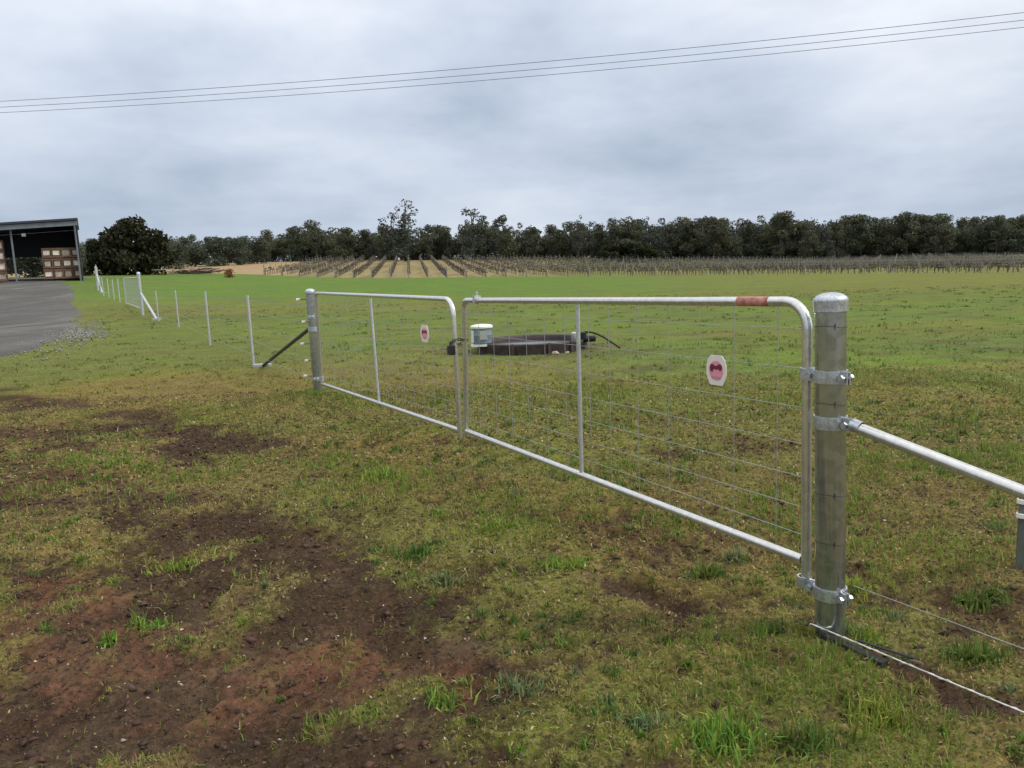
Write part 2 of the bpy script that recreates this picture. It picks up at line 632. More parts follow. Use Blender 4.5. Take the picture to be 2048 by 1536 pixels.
def gravel_mat():
    m, T, out = new_mat('grey_gravel')
    tc = T.add('ShaderNodeTexCoord')
    P = tc.outputs['Object']
    mp = T.add('ShaderNodeMapping')
    mp.inputs['Rotation'].default_value = (0, 0, radians(-30))
    mp.inputs['Scale'].default_value = (.45, .10, 1)
    T.link(P, mp.inputs['Vector'])
    tr = T.noise(mp.outputs[0], 1.0, 5, .6, .6)
    a = T.noise(P, 9.0, 8, .75)
    b = T.noise(P, .5, 4, .6)
    c = T.ramp(tr.outputs['Fac'], [(.32, (.088, .085, .080)), (.52, (.112, .109, .102)), (.72, (.165, .157, .140))])
    v = T.math('ADD', T.math('MULTIPLY', a.outputs['Fac'], 1.1), T.math('MULTIPLY', b.outputs['Fac'], .7))
    sc = T.add('ShaderNodeVectorMath', operation='SCALE')
    T.link(c, sc.inputs[0])
    T.link(T.math('ADD', v, .10), sc.inputs['Scale'])
    p = T.add('ShaderNodeBsdfPrincipled')
    p.inputs['Roughness'].default_value = .95
    p.inputs['Specular IOR Level'].default_value = .05
    T.link(sc.outputs[0], p.inputs['Base Color'])
    bp = T.add('ShaderNodeBump')
    bp.inputs['Strength'].default_value = .7
    bp.inputs['Distance'].default_value = .03
    T.link(a.outputs['Fac'], bp.inputs['Height'])
    T.link(bp.outputs[0], p.inputs['Normal'])
    T.link(p.outputs[0], out.inputs[0])
    return m


M = dict(
    ground=ground_mat(), gravel=gravel_mat(),
    post=galvanised('galvanised_post', (.36, .39, .41), (.50, .54, .57), .18, 34, .02, .90),
    rail=galvanised('galvanised_rail', (.60, .60, .58), (.76, .75, .72), .20, 60, .02),
    clamp=galvanised('galvanised_clamp', (.38, .41, .44), (.66, .70, .74), .36, 120),
    fence=galvanised('galvanised_fence', (.46, .48, .47), (.62, .64, .62), .5, 80),
    wire=pbr('wire_steel', (.40, .41, .41), .45, .8, .15),
    wire_pale=pbr('new_wire', (.72, .71, .68), .35, .7, .1),
    dark_steel=pbr('dark_steel', (.05, .05, .05), .5, .5, .2),
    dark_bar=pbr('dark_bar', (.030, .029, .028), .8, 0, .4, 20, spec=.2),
    black=pbr('black_plastic', (.012, .012, .013), .5, 0, .2),
    white=pbr('white_plastic', (.80, .80, .74), .4, 0, .06),
    red=pbr('red_band', (.46, .13, .09), .55, 0, .3, 30, var_col=(.66, .34, .27)),
    sign=pbr('cream_sign', (.80, .74, .68), .4, 0, .06),
    pink=pbr('pink_print', (.80, .30, .36), .4, 0, .05),
    maroon=pbr('maroon_print', (.16, .025, .050), .4, 0, .2),
    mauve=pbr('mauve_print', (.42, .27, .33), .4, 0, .1),
    green_steel=pbr('green_steel', (.14, .16, .145), .5, .5, .3),
    trough=pbr('trough_wall', (.060, .045, .044), .75, 0, .5, 5, .2, 30),
    water=pbr('trough_water', (.014, .012, .012), .12, 0, .1, spec=.35, rvar=.04),
    drum=pbr('blue_grey_drum', (.17, .22, .25), .5, 0, .15, 6),
    lid=pbr('pale_lid', (.72, .75, .66), .5, 0, .1, 6),
    stone=pbr('pale_stone', (.36, .31, .25), .85, 0, .4, 30, .3, 80),
    timber=pbr('brown_timber', (.15, .085, .055), .8, 0, .35, 6, .2, 30),
    dull_block=pbr('dull_block', (.45, .37, .31), .8, 0, .3, 3),
    pale_block=pbr('pale_block', (.78, .68, .58), .8, 0, .25, 3),
    roof=pbr('dark_roof_steel', (.045, .052, .062), .5, .3, .15, 2),
    fascia=pbr('grey_fascia', (.16, .18, .20), .5, .3, .15, 2),
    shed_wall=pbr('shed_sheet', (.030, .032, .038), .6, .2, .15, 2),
    bark=pbr('grey_bark', (.075, .068, .060), .9, 0, .4, 3),
    vine_wood=pbr('vine_wood', (.095, .080, .068), .9, 0, .35, 4),
    vine_post=pbr('weathered_post', (.20, .175, .14), .9, 0, .4, 2),
    cane=leaf_mat('vine_cane', trans=.1, rough=.8),
    rust=leaf_mat('rusty_leaf', trans=.15, rough=.8),
    leaf=leaf_mat('tree_leaf', trans=.22),
    blade=leaf_mat('grass_blade', trans=.35, rough=.5, sat_var=0.0),
    cable=pbr('power_cable', (.10, .105, .11), .6, .3, .1),
    tank=pbr('white_tank', (.75, .76, .74), .5, 0, .1),
    brush=pbr('brush_twig', (.09, .062, .060), .9, 0, .4),
)

# ------------------------------------------------------------------ ground sheet
def axis(lo, hi, step, far_lo, far_hi, g):
    core = list(np.arange(lo, hi + 1e-6, step))
    up_, s, x = [], step, core[-1]
    while x < far_hi:
        s *= g
        x += s
        up_.append(x)
    dn, s, x = [], step, core[0]
    while x > far_lo:
        s *= g
        x -= s
        dn.append(x)
    return np.array(dn[::-1] + core + up_)


def make_ground():
    xs = axis(-3.6, 2.6, .020, -1500, 1500, 1.028)
    ys = axis(1.75, 5.6, .020, -200, 1490, 1.0125)
    X, Y = np.meshgrid(xs, ys)
    x, y = X.ravel(), Y.ravel()
    C, m = ground_color(x, y)
    z = macro(x, y) + relief(x, y, m)
    nx, ny = len(xs), len(ys)
    i = np.arange(ny - 1)[:, None] * nx + np.arange(nx - 1)[None, :]
    F = np.stack([i, i + 1, i + nx + 1, i + nx], -1).reshape(-1, 4)
    me = raw_mesh('ground', np.stack([x, y, z], 1), F, 4, True)
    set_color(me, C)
    va = me.attributes.new('veg', 'FLOAT', 'POINT')
    va.data.foreach_set('value', (1 - m).astype(np.float32))
    va = me.attributes.new('sward', 'FLOAT', 'POINT')
    va.data.foreach_set('value', sward(x, y).astype(np.float32))
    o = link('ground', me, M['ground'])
    tag(o, 'patchy green paddock and brown bare earth rising gently to the far trees', None, kind='structure')


make_ground()

GE = np.array([(11.5, -60), (13, -32), (14.5, -15.5), (15.7, -10.6), (18.7, -11.2), (23, -12.9), (29, -15.8), (35.5, -19.2), (50, -27.5), (70, -38.7), (78, -44.5), (96, -50), (110, -70)], float)


def gravel_edge(y):
    return np.interp(y, GE[:, 0], GE[:, 1]) + (fbm(y * .35, y * 0 + 3.3, 5, 3, .4) - .5) * 1.5


def make_gravel():
    ys = np.concatenate([np.arange(11.6, 24, .12), np.arange(24, 110, .4)])
    s = np.concatenate([[0, .001, .0025, .004, .006, .009, .013], np.linspace(.02, 1, 60) ** 1.5 + .015])
    xe = gravel_edge(ys)
    X = xe[:, None] + (-130 - xe[:, None]) * s[None, :]
    Y = np.repeat(ys[:, None], len(s), 1)
    x, y = X.ravel(), Y.ravel()
    dist = (xe[:, None] - X).ravel()
    z = macro(x, y) - .04 + .075 * sstep(0, .9, dist) * sstep(11.6, 13, y) + (fbm(x * 1.3, y * 1.3, 7, 3) - .5) * .02
    nx = len(s)
    i = np.arange(len(ys) - 1)[:, None] * nx + np.arange(nx - 1)[None, :]
    F = np.stack([i, i + nx, i + nx + 1, i + 1], -1).reshape(-1, 4)
    me = raw_mesh('gravel_yard', np.stack([x, y, z], 1), F, 4, True)
    o = link('gravel_yard', me, M['gravel'])
    tag(o, 'grey gravel yard sweeping left towards the open shed', None, kind='structure')


make_gravel()

# ------------------------------------------------------------------ trees
def rand_unit(n):
    v = rng.normal(size=(n, 3))
    return v / np.linalg.norm(v, axis=1)[:, None]


def leaf_cloud(cen, size, cols):
    """one bent quad per leaf clump, random orientation"""
    n = len(cen)
    a = rand_unit(n)
    b = np.cross(a, rand_unit(n))
    b /= np.linalg.norm(b, axis=1)[:, None]
    s = size[:, None]
    q = rng.uniform(.45, .9, (n, 1))
    V = np.stack([cen - a * s * .5, cen + b * s * q * .5, cen + a * s * .6, cen - b * s * q * .5], 1).reshape(-1, 3)
    F = np.arange(4 * n).reshape(n, 4)
    return V, F, np.repeat(cols, 4, 0)


def crown_points(blobs, n):
    w = np.array([b[3] * b[4] for b in blobs])
    w = w / w.sum()
    k = rng.choice(len(blobs), n, p=w)
    B = np.array(blobs)[k]
    r = rng.uniform(.45, 1.0, n) ** .5 * (1 + rng.normal(0, .10, n))
    d = rand_unit(n)
    return np.stack([B[:, 0] + d[:, 0] * B[:, 3] * r, B[:, 1] + d[:, 1] * B[:, 3] * r, B[:, 2] + d[:, 2] * B[:, 4] * r], 1), k


def tree_mesh(kind):
    """unit height tree: returns trunk mesh and crown mesh"""
    blobs, limbs = [], []
    if kind == 'gum':                        # open gum, clumps carried on limbs
        base = rng.uniform(.10, .2)
        for i in range(rng.integers(15, 20)):
            w = rng.uniform(0, 2 * pi)
            rr = rng.uniform(.03, .25)
            h = rng.uniform(base, .93)
            rr *= 1.15 - .55 * (h > .75)
            r = rng.uniform(.08, .135)
            blobs.append((cos(w) * rr, sin(w) * rr, h, r, r * rng.uniform(.75, 1.1)))
        blobs.append((rng.uniform(-.05, .05), rng.uniform(-.05, .05), .91, .085, .085))
        n, ls, colr = 2400, .036, (.088, .100, .060)
    elif kind == 'sparse':                   # tall gum with see-through tufts at the top
        for i in range(14):
            w = rng.uniform(0, 2 * pi)
            h = rng.uniform(.42, .95)
            rr = rng.uniform(.02, .17)
            r = rng.uniform(.045, .075)
            blobs.append((cos(w) * rr, sin(w) * rr, h, r, r))
        for i in range(7):
            w = rng.uniform(0, 2 * pi)
            rr = rng.uniform(.02, .12)
            blobs.append((cos(w) * rr, sin(w) * rr, rng.uniform(.15, .5), .10, .10))
        n, ls, colr = 1200, .032, (.080, .095, .075)
    elif kind == 'dense':                    # wide evergreen, foliage to the ground
        for i in range(34):
            w = rng.uniform(0, 2 * pi)
            q = rng.uniform(0, 1)
            h = .07 + .78 * q
            rr = (.62 - .40 * q ** 1.6) * rng.uniform(.35, 1)
            r = rng.uniform(.13, .20)
            blobs.append((cos(w) * rr, sin(w) * rr, h, r, r * .8))
        n, ls, colr = 7500, .060, (.036, .042, .020)
    else:                                    # bushy understorey tree
        for i in range(12):
            w = rng.uniform(0, 2 * pi)
            q = rng.uniform(0, 1)
            rr = (.45 - .25 * q) * rng.uniform(.2, 1)
            r = rng.uniform(.15, .24)
            blobs.append((cos(w) * rr, sin(w) * rr, .08 + .72 * q, r, r * .85))
        n, ls, colr = 2200, .052, (.072, .092, .060)
    P, k = crown_points(blobs, n)
    P[:, 2] = np.clip(P[:, 2], .01, 1.02)
    blob_tone = rng.uniform(.85, 1.18, len(blobs))
    c = np.array(colr)[None, :] * blob_tone[k][:, None] * rng.uniform(.7, 1.35, (n, 1))
    c[:, 0] *= rng.uniform(.85, 1.25, n)
    V, F, C = leaf_cloud(P, ls * rng.uniform(.6, 1.4, n), c)
    cm = raw_mesh('crown_' + kind, V, F, 4)
    set_color(cm, C)
    cm.materials.append(M['leaf'])
    t = MB()
    top = .8 if kind in ('gum', 'sparse') else .5
    pts = [(rng.normal(0, .012) * (q > 0), rng.normal(0, .012) * (q > 0), q * top) for q in np.linspace(0, 1, 6)]
    t.tube(pts, list(np.linspace(.022, .006, 6)), 6)
    for b in blobs[:9]:
        if b[2] > .2:
            h0 = max(.12, b[2] - rng.uniform(.15, .3))
            t.tube([(0, 0, min(h0, top * .95)), (b[0] * .5, b[1] * .5, (h0 + b[2]) / 2 - .02), (b[0], b[1], b[2])], [.010, .007, .003], 5, False)
    tm = bpy.data.meshes.new('trunk_' + kind)
    tm.from_pydata(t.v, [], t.f)
    tm.update()
    tm.shade_smooth()
    tm.materials.append(M['bark'])
    return tm, cm


VARS = {k: [tree_mesh(k) for _ in range(n)] for k, n in (('gum', 6), ('sparse', 3), ('dense', 2), ('bush', 4))}


def tree(name, kind, x, y, h, w, label, group=None, var=None, cat='tree'):
    z = float(macro(x, y))
    t = thing(name, (x, y, z - (.8 if kind == 'dense' else .1)), label, cat, group)
    tm, cm = VARS[kind][var if var is not None else rng.integers(len(VARS[kind]))]
    t.rotation_euler = (0, 0, rng.uniform(0, 2 * pi))
    t.scale = (w, w, h)
    for nm, me in (('trunk', tm), ('crown', cm)):
        o = bpy.data.objects.new(nm, me)
        COL.objects.link(o)
        o.parent = t
    return t


# height of the tree tops above the datum along the far edge, by bearing
SKY = np.array([(-.70, 15.5), (-.422, 16.0), (-.390, 15.9), (-.339, 15.1), (-.288, 16.0), (-.261, 18.4), (-.230, 17.1), (-.198, 16.1), (-.160, 15.7), (-.103, 15.5), (-.071, 15.4), (-.029, 15.7), (.012, 15.3), (.044, 14.7), (.063, 14.1), (.089, 15.2), (.114, 14.7), (.130, 14.3), (.140, 15.5), (.172, 15.7), (.203, 14.4), (.248, 14.7), (.312, 14.0), (.350, 13.9), (.401, 13.4), (.440, 12.6), (.465, 12.8), (.510, 12.6), (.542, 12.1), (.574, 12.0), (.606, 11.5), (.638, 11.4), (.670, 10.9), (.9, 10)])


def wood_y(b):
    return np.interp(b, [-.8, -.42, 0, .6, 1], [240, 232, 222, 206, 200])


EDGES = np.array([-.39, -.27, -.20, -.11, -.03, .04, .12, .21, .30, .385, .45, .55, .615])
PLACES = ['behind the spreading tree', 'above the slim fence posts', 'above the far gate post', 'above the farther gate leaf', 'above the uphill vine rows',
          'above the meeting gate stiles', 'above the round trough', 'above the gate stay', 'above the low black bush', 'above the cream sign',
          'above the red rail band', 'just right of the near post cap', 'above the slanting brace', 'at the right picture edge']


def treeline():
    for row, (dy, n) in enumerate(((0, 116), (10, 80), (24, 62))):
        bs = np.linspace(-.66, .78, n)
        for i, b in enumerate(bs):
            bb = b + rng.uniform(-.006, .006)
            y = wood_y(bb) + dy + rng.uniform(-5, 5)
            x = bb * y
            top = np.interp(bb, SKY[:, 0], SKY[:, 1])
            h = top * (1 + dy / 230) - float(macro(x, y))
            h *= rng.choice([.86, .91, .96, 1.0, 1.05])
            w = rng.uniform(.85, 1.15) * max(h, 9) * .98
            pos = PLACES[int(np.searchsorted(EDGES, bb))]
            lab = ('front dark gum tree of the far wood, ', 'gum tree midway into the far wood, ', 'rear gum tree deep in the far wood, ')[row] + pos
            g = ('front', 'middle', 'rear')[row] + ' gum trees ' + pos
            tree('gum_tree', ('gum' if rng.random() < .85 else 'sparse') if row < 1 or (row == 1 and i % 2) else 'bush', x, y, h * (1 if row < 2 else .94), w * (1.12 if row < 2 else 1.0), lab, g)
    for i, b in enumerate(np.linspace(-.66, .78, 110)):
        bb = b + rng.uniform(-.006, .006)
        y = wood_y(bb) + rng.uniform(-3, 20)
        h = rng.uniform(4.5, 8.0)
        tree('bushy_tree', 'bush', bb * y, y, h, h * rng.uniform(1.0, 1.5), 'low dark bushy tree under the far gums, ' + PLACES[int(np.searchsorted(EDGES, bb))], 'low bushy trees ' + PLACES[int(np.searchsorted(EDGES, bb))])
    # single trees that stand out
    tree('tall_gum', 'sparse', -27.3, 210, 16.4, 25, 'tall sparse gum with see-through crown standing highest above the middle treeline', var=0)
    tree('tall_gum', 'sparse', -30.6, 213, 15.2, 19, 'slightly shorter sparse gum touching the left of the highest gum', var=1)
    tree('tall_gum', 'sparse', -8.9, 211, 14.4, 18, 'slim grey gum with open top midway along the treeline', var=2)
    tree('tall_gum', 'gum', -.8, 211, 12.2, 13.5, 'rounded dark gum just right of the slim grey gum', var=0)
    tree('tall_gum', 'sparse', 19.5, 212, 12.6, 10, 'thin topped gum before the gap where the dense wood begins', var=1)
    tree('dark_bush', 'dense', 31.5, 194, 6.2, 11.5, 'low wide nearly black bush in front of the dense right treeline', cat='bush', var=0)
    tree('dark_bush', 'dense', 25.8, 193, 5.4, 7.0, 'smaller black bush at the left end of the low wide one', cat='bush', var=1)
    tree('spreading_tree', 'dense', -52.4, 110, 9.0, 8.6, 'large dark spreading evergreen tree beside the shed', var=0)
    tree('spreading_tree', 'dense', -58.2, 112, 6.2, 5.0, 'shorter dark evergreen joined to the left of the large spreading tree', var=1)
    tree('bushy_tree', 'bush', -55.6, 101, 5.6, 3.6, 'small lighter green tree between the shed and the dark spreading tree')
    for k, (x, y, h) in enumerate(((-58, 101, 4.8), (-61.5, 101, 5.2), (-65, 99, 5.0))):
        tree('bushy_tree', 'bush', x, y, h, h * 1.3, 'grey green bush seen through the open back of the shed', 'bushes behind the shed')
    for k, (bb, y, h) in enumerate(((-.40, 190, 7.2), (-.375, 192, 7.8), (-.345, 196, 7.0), (-.425, 175, 6.5), (-.32, 205, 7.5))):
        tree('bushy_tree', 'bush', bb * y, y, h, h * 1.4, 'blue green bushy tree at the back of the tan slope right of the spreading tree', 'bushy trees behind the tan slope')


treeline()

# ------------------------------------------------------------------ vineyard
def vineyard():
    D = np.array([-.125, 1.0])
    D /= np.hypot(*D)
    N = np.array([D[1], -D[0]])
    post_me = MB().tube([(0, 0, -.2), (0, 0, 1.75)], .055, 6)
    pm = bpy.data.meshes.new('line_post')
    pm.from_pydata(post_me.v, [], post_me.f)
    pm.update()
    pm.materials.append(M['vine_post'])
    em_b = MB().tube([(0, 0, -.2), (0, 0, 1.7)], .085, 7).tube([(-.125 * -1.2, -1.3, .0), (0, 0, 1.3)], .045, 5)
    em = bpy.data.meshes.new('end_post')
    em.from_pydata(em_b.v, [], em_b.f)
    em.update()
    em.materials.append(M['vine_post'])
    for r in range(-13, 37):
        # where the row meets the front line
        ox = r * 3.0
        x0 = ox
        y0 = float(vine_front(x0))
        for _ in range(4):
            s_ = (y0 - 118) / D[1]
            x0 = ox + D[0] * s_
            y0 = float(vine_front(x0))
        start = np.array([x0, y0])
        yend = float(wood_y(x0 / y0)) - 13
        L = (yend - y0) / D[1]
        if L < 15:
            continue
        b = x0 / y0
        if b < -.13:
            lab, g = 'bare brown vine row among those on the hazy left part of the vineyard', 'vine rows on the left'
        elif b < .03:
            lab, g = 'straight dark vine row running uphill beside a tan grass strip', 'vine rows seen end on'
        else:
            pl = PLACES[int(np.searchsorted(EDGES, b))]
            lab, g = 'brown trellised vine row seen slantwise, its front end ' + pl, 'slanting vine rows ' + pl
        t = thing('vine_row', (x0, y0, float(macro(x0, y0))), lab, 'vineyard row', g)
        # vines
        n = int(L / 1.7)
        cen, sz, cl = [], [], []
        wood = MB()
        for i in range(n):
            if rng.random() < .06:
                continue
            p = start + D * (1.0 + i * 1.7 + rng.uniform(-.15, .15))
            zz = float(macro(p[0], p[1]))
            hh = rng.uniform(.62, .8)
            wood.tube([(p[0], p[1], zz - .05), (p[0] + rng.normal(0, .05), p[1], zz + hh * .6), (p[0], p[1], zz + hh)], [.06, .05, .045], 4, False)
            q0, q1 = p - D * .8, p + D * .8
            wood.tube([(q0[0], q0[1], zz + hh - .02), (q1[0], q1[1], zz + hh + .02)], .035, 4, False)
            m = 12
            a = rng.uniform(-.85, .85, m)
            cen.append(np.stack([p[0] + D[0] * a + rng.normal(0, .10, m), p[1] + D[1] * a, zz + hh + rng.uniform(-.12, .48, m)], 1))
            sz.append(rng.uniform(.15, .42, m))
            base = np.where(rng.random((m, 1)) < .14, np.array([[.12, .14, .05]]), np.array([[.125, .105, .088]]))
            cl.append(base * rng.uniform(.6, 1.3, (m, 1)))
        V, F, C = leaf_cloud(np.concatenate(cen), np.concatenate(sz), np.concatenate(cl))
        # canes stand up and are thin
        me = raw_mesh('cane', V, F, 4)
        set_color(me, C)
        o = link('vine_cane', me, M['cane'], t)
        o['kind'] = 'stuff'
        o = wood.build('vine_trunk', M['vine_wood'], t)
        o['kind'] = 'stuff'
        far = MB()
        np_ = int(L / 6.0)
        for i in range(np_ + 1):
            p = start + D * i * 6.0
            zz = float(macro(p[0], p[1]))
            if i < 5:
                q = bpy.data.objects.new('end_post' if i == 0 else 'line_post', em if i == 0 else pm)
                COL.objects.link(q)
                q.parent = t
                q.location = (p[0] - x0, p[1] - y0, zz - t.location.z)
                q.rotation_euler = (rng.normal(0, .02), rng.normal(0, .02), 0)
            else:
                far.tube([(p[0], p[1], zz - .1), (p[0], p[1], zz + 1.75)], .055, 5)
        if far.v:
            o = far.build('far_post', M['vine_post'], t)
            o['kind'] = 'stuff'
        wr = MB()
        ks = np.arange(0, L, 12.0)
        for hz in (.85, 1.25, 1.6):
            wr.tube([(start[0] + D[0] * q, start[1] + D[1] * q, float(macro(start[0] + D[0] * q, start[1] + D[1] * q)) + hz) for q in ks], .006, 3, False)
        wr.build('trellis_wire', M['wire'], t)


vineyard()

# ------------------------------------------------------------------ shed with stacked crates
def shed():
    O = Vector((-43.6, 80.0, 0))
    E1 = Vector((-.88, -.475, 0)).normalized()       # along the front, to the left
    E2 = Vector((-E1.y, E1.x, 0)) * -1               # towards the back
    if E2.y < 0:
        E2 = -E2
    Z = 2.3
    rot = Matrix(((E1.x, E2.x, 0), (E1.y, E2.y, 0), (0, 0, 1)))
    t = thing('open_shed', (O.x, O.y, Z), 'dark open-fronted farm shed with sloping roof at the left edge', 'shed')

    def Q(a, b, z):
        return O + E1 * a + E2 * b + Vector((0, 0, z))
    top = lambda a, b: 8.52 - .066 * a - .03 * b
    LEN, DEP = 34.0, 11.0
    cs = [(-.15, -.9), (LEN, -.9), (LEN, DEP), (-.15, DEP)]
    MB().add([Q(a, b, top(a, b)) for a, b in cs] + [Q(a, b, top(a, b) + .08) for a, b in cs],
             [(0, 1, 2, 3), (7, 6, 5, 4), (0, 4, 5, 1), (1, 5, 6, 2), (2, 6, 7, 3), (3, 7, 4, 0)]).build('roof', M['roof'], t, False)

    def sheet(name, m, b, pts, th=.05):
        MB().add([Q(a, b, z) for a, z in pts] + [Q(a, b + th, z) for a, z in pts],
                 [(0, 1, 2, 3), (7, 6, 5, 4), (0, 4, 5, 1), (1, 5, 6, 2), (2, 6, 7, 3), (3, 7, 4, 0)]).build(name, m, t, False)
    sheet('fascia', M['fascia'], -.86, [(-.1, top(0, 0) - .62), (LEN, top(LEN, 0) - .62), (LEN, top(LEN, 0) - .16), (-.1, top(0, 0) - .16)])
    sheet('gutter', M['roof'], -1.06, [(-.1, top(0, 0) - .10), (LEN, top(LEN, 0) - .10), (LEN, top(LEN, 0) + .03), (-.1, top(0, 0) + .03)], .14)
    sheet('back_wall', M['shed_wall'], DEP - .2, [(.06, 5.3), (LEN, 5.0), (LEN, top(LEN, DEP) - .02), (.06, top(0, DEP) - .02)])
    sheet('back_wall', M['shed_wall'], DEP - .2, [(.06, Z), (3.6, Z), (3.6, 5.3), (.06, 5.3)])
    MB().add([Q(0, -.1, Z), Q(0, DEP, Z), Q(0, DEP, top(0, DEP) - .02), Q(0, -.1, top(0, 0) - .02), Q(.06, -.1, Z), Q(.06, DEP, Z), Q(.06, DEP, top(0, DEP) - .02), Q(.06, -.1, top(0, 0) - .02)],
             [(0, 1, 2, 3), (7, 6, 5, 4), (0, 4, 5, 1), (1, 5, 6, 2), (2, 6, 7, 3), (3, 7, 4, 0)]).build('side_wall', M['shed_wall'], t, False)
    for a in (.2, 5.75, 12, 18, 24, 30):
        MB().box(Q(a, -.15, (Z + top(a, 0)) / 2 - .1), (.16, .16, top(a, 0) - Z - .2), rot).build('shed_post', M['fascia'], t, False)
    MB().box(Q(4.7, .1, 7.05), (.35, .2, .28), rot).build('flood_light', M['fence'], t, False)

    def crate(a0, b0, z, lab, g):
        p = Q(a0, b0, z)
        c = thing('storage_crate', p, lab, 'crate', g)
        bx = lambda mb, o, size: mb.box(p + E1 * o[0] + E2 * o[1] + Vector((0, 0, o[2])), size, rot)
        bm = MB()
        for sx in (-1, 1):
            for sy in (-1, 1):
                bx(bm, (sx * .385, sy * .49, .52), (.07, .10, 1.0))
        bm.build('corner_post', M['timber'], c, False)
        for hz in (.14, .93):
            for sy in (-1, 1):
                bx(MB(), (0, sy * .52, hz), (.84, .05, .18)).build('rail_board', M['timber'], c, False)
        bx(MB(), (0, 0, .54), (.60 + rng.uniform(-.1, .05), .86, .56 + rng.uniform(-.1, .08))).build('pale_load', M['pale_block'] if rng.random() < .6 else M['dull_block'], c, False)
        for q in (-.3, 0, .3):
            bx(MB(), (q, 0, .05), (.10, 1.0, .09)).build('skid', M['timber'], c, False)
    rows = ('bottom', 'middle', 'top')
    colsn = ('left', 'second', 'third', 'right')
    for j in range(4):
        for i in range(3):
            crate(2.98 - j * .86 + rng.uniform(-.02, .02), 1.2, 2.62 + i * 1.06,
                  'brown crate with pale load, %s layer of the %s column in the shed right stack' % (rows[i], colsn[j]), 'crates stacked at the right of the shed')
    for j in range(2):
        for i in range(4):
            crate(7.0 + j * .9, 1.0, 2.50 + i * 1.02,
                  'brown crate with pale load, %s layer of the %s column at the left picture edge' % (('bottom', 'second', 'third', 'top')[i], ('nearer', 'outer')[j]), 'crates stacked at the left of the shed')


shed()

# ------------------------------------------------------------------ gate line geometry
A = Vector((1.25, 2.927, 0))
DR = Vector((-.469, .883, 0)).normalized()      # along the gates, away from the camera
NR = Vector((-DR.y, DR.x, 0))                   # towards the camera side


def P(t, z, s=0.0):
    return A + DR * t + NR * s + Vector((0, 0, z))


def arc(c, a0, a1, r, n=6):
    """arc in the gate plane round c=(t,z)"""
    return [(c[0] + r * cos(a), c[1] + r * sin(a)) for a in np.linspace(a0, a1, n)]


def bolt(mb, p, ax, ln=.05, r=.008):
    ax = Vector(ax).normalized()
    p = Vector(p)
    mb.lathe(p, [(r, -ln / 2), (r, ln / 2)], 8, ax)
    for e in (-1, 1):
        mb.lathe(p + ax * (e * ln / 2), [(r * 1.9, -.006), (r * 1.9, .006)], 6, ax)


def ring_clamp(parent, c, r, h, lugs, name='hinge_clamp'):
    """band round a post with two bolted ears; lugs = list of outward unit vectors"""
    b = MB()
    b.lathe(c, [(r + .001, -h / 2), (r + .006, -h / 2), (r + .0065, -h * .3), (r + .0065, h * .3), (r + .006, h / 2), (r + .001, h / 2)], 36, closed=True)
    rot_cache = []
    for l in lugs:
        l = Vector(l).normalized()
        rot = Matrix(((l.x, -l.y, 0), (l.y, l.x, 0), (0, 0, 1)))
        for e in (-1, 1):
            side = Vector((-l.y, l.x, 0)) * (e * .007)
            b.box(Vector(c) + l * (r + .020) + side, (.036, .005, h), rot)
        rot_cache.append(l)
    o = b.build(name, M['clamp'], parent)
    for l in rot_cache:
        bb = MB()
        bolt(bb, Vector(c) + l * (r + .024), (-l.y, l.x, 0), .045, .007)
        bb.build('bolt', M['clamp'], o)
    return o


def post_axis(base, top, z):
    return base + (top - base) * ((z - base.z) / (top.z - base.z))


def near_post():
    base, top = Vector((1.25, 2.927, -.25)), Vector((1.2335, 2.957, 1.345))
    t = thing('gate_post', (1.25, 2.927, 0), 'thick galvanised gate post with domed cap, nearest to the viewer on the right', 'gate post')
    ax = (top - base).normalized()
    b = MB()
    b.tube([base, top], .0572, 40)
    b.build('pipe', M['post'], t)
    b = MB()
    b.lathe(top, [(.0605, -.045), (.0625, -.043), (.0632, -.004), (.0640, .002), (.0600, .010), (.050, .019), (.034, .026), (.016, .029), (.001, .030)], 40, ax)
    b.build('cap', M['clamp'], t)
    dl = DR.copy()
    dr = (DR * -1 + NR * .15)
    for z in (1.052, .178):
        c = post_axis(base, top, z)
        h = ring_clamp(t, c, .0572, .048, (DR + NR * .25, dr))
        bb = MB()
        g = P(.138, z + .02)
        bb.lathe(g - Vector((0, 0, .02)), [(.0215, -.022), (.030, -.022), (.030, .022), (.0215, .022)], 24, closed=True)
        m = (c + g) / 2
        bb.box(c + DR * .083 + Vector((0, 0, 0)), (.03, .012, .04), Matrix(((DR.x, -DR.y, 0), (DR.y, DR.x, 0), (0, 0, 1))))
        bb.build('hinge_collar', M['clamp'], t)
    cb = post_axis(base, top, .872)
    ring_clamp(t, cb, .0572, .05, (-DR,), 'brace_clamp')
    b0 = cb - DR * .10 + Vector((0, 0, .0))
    b1 = b0 - DR * 2.2 - Vector((0, 0, .40))
    b = MB()
    b.tube([b0, b1], .0215, 24)
    b.build('brace', M['rail'], t)
    b = MB()
    b.lathe(b0 - DR * .02, [(.0225, -.02), (.0245, -.02), (.0245, .02), (.0225, .02)], 20, (b1 - b0), True)
    b.box(b0 + DR * .012, (.05, .012, .032), Matrix(((DR.x, -DR.y, 0), (DR.y, DR.x, 0), (0, 0, 1))))
    b.build('brace_bracket', M['clamp'], t)
    for z in (1.246, .948, .588, .39):
        c = post_axis(base, top, z)
        b = MB()
        n = 32
        b.tube([c + Vector((cos(w) * .0588, sin(w) * .0588, .004 * sin(w * 2))) for w in np.linspace(0, 2 * pi, n)], .0013, 5, False)
        k = c + (-DR + NR * .8).normalized() * .060
        b.tube([k, k + Vector((.004, -.004, .012)), k + Vector((.002, -.006, -.012))], .0014, 5)
        b.build('wire_tie', M['dark_steel'], t)
    return t


near_post()


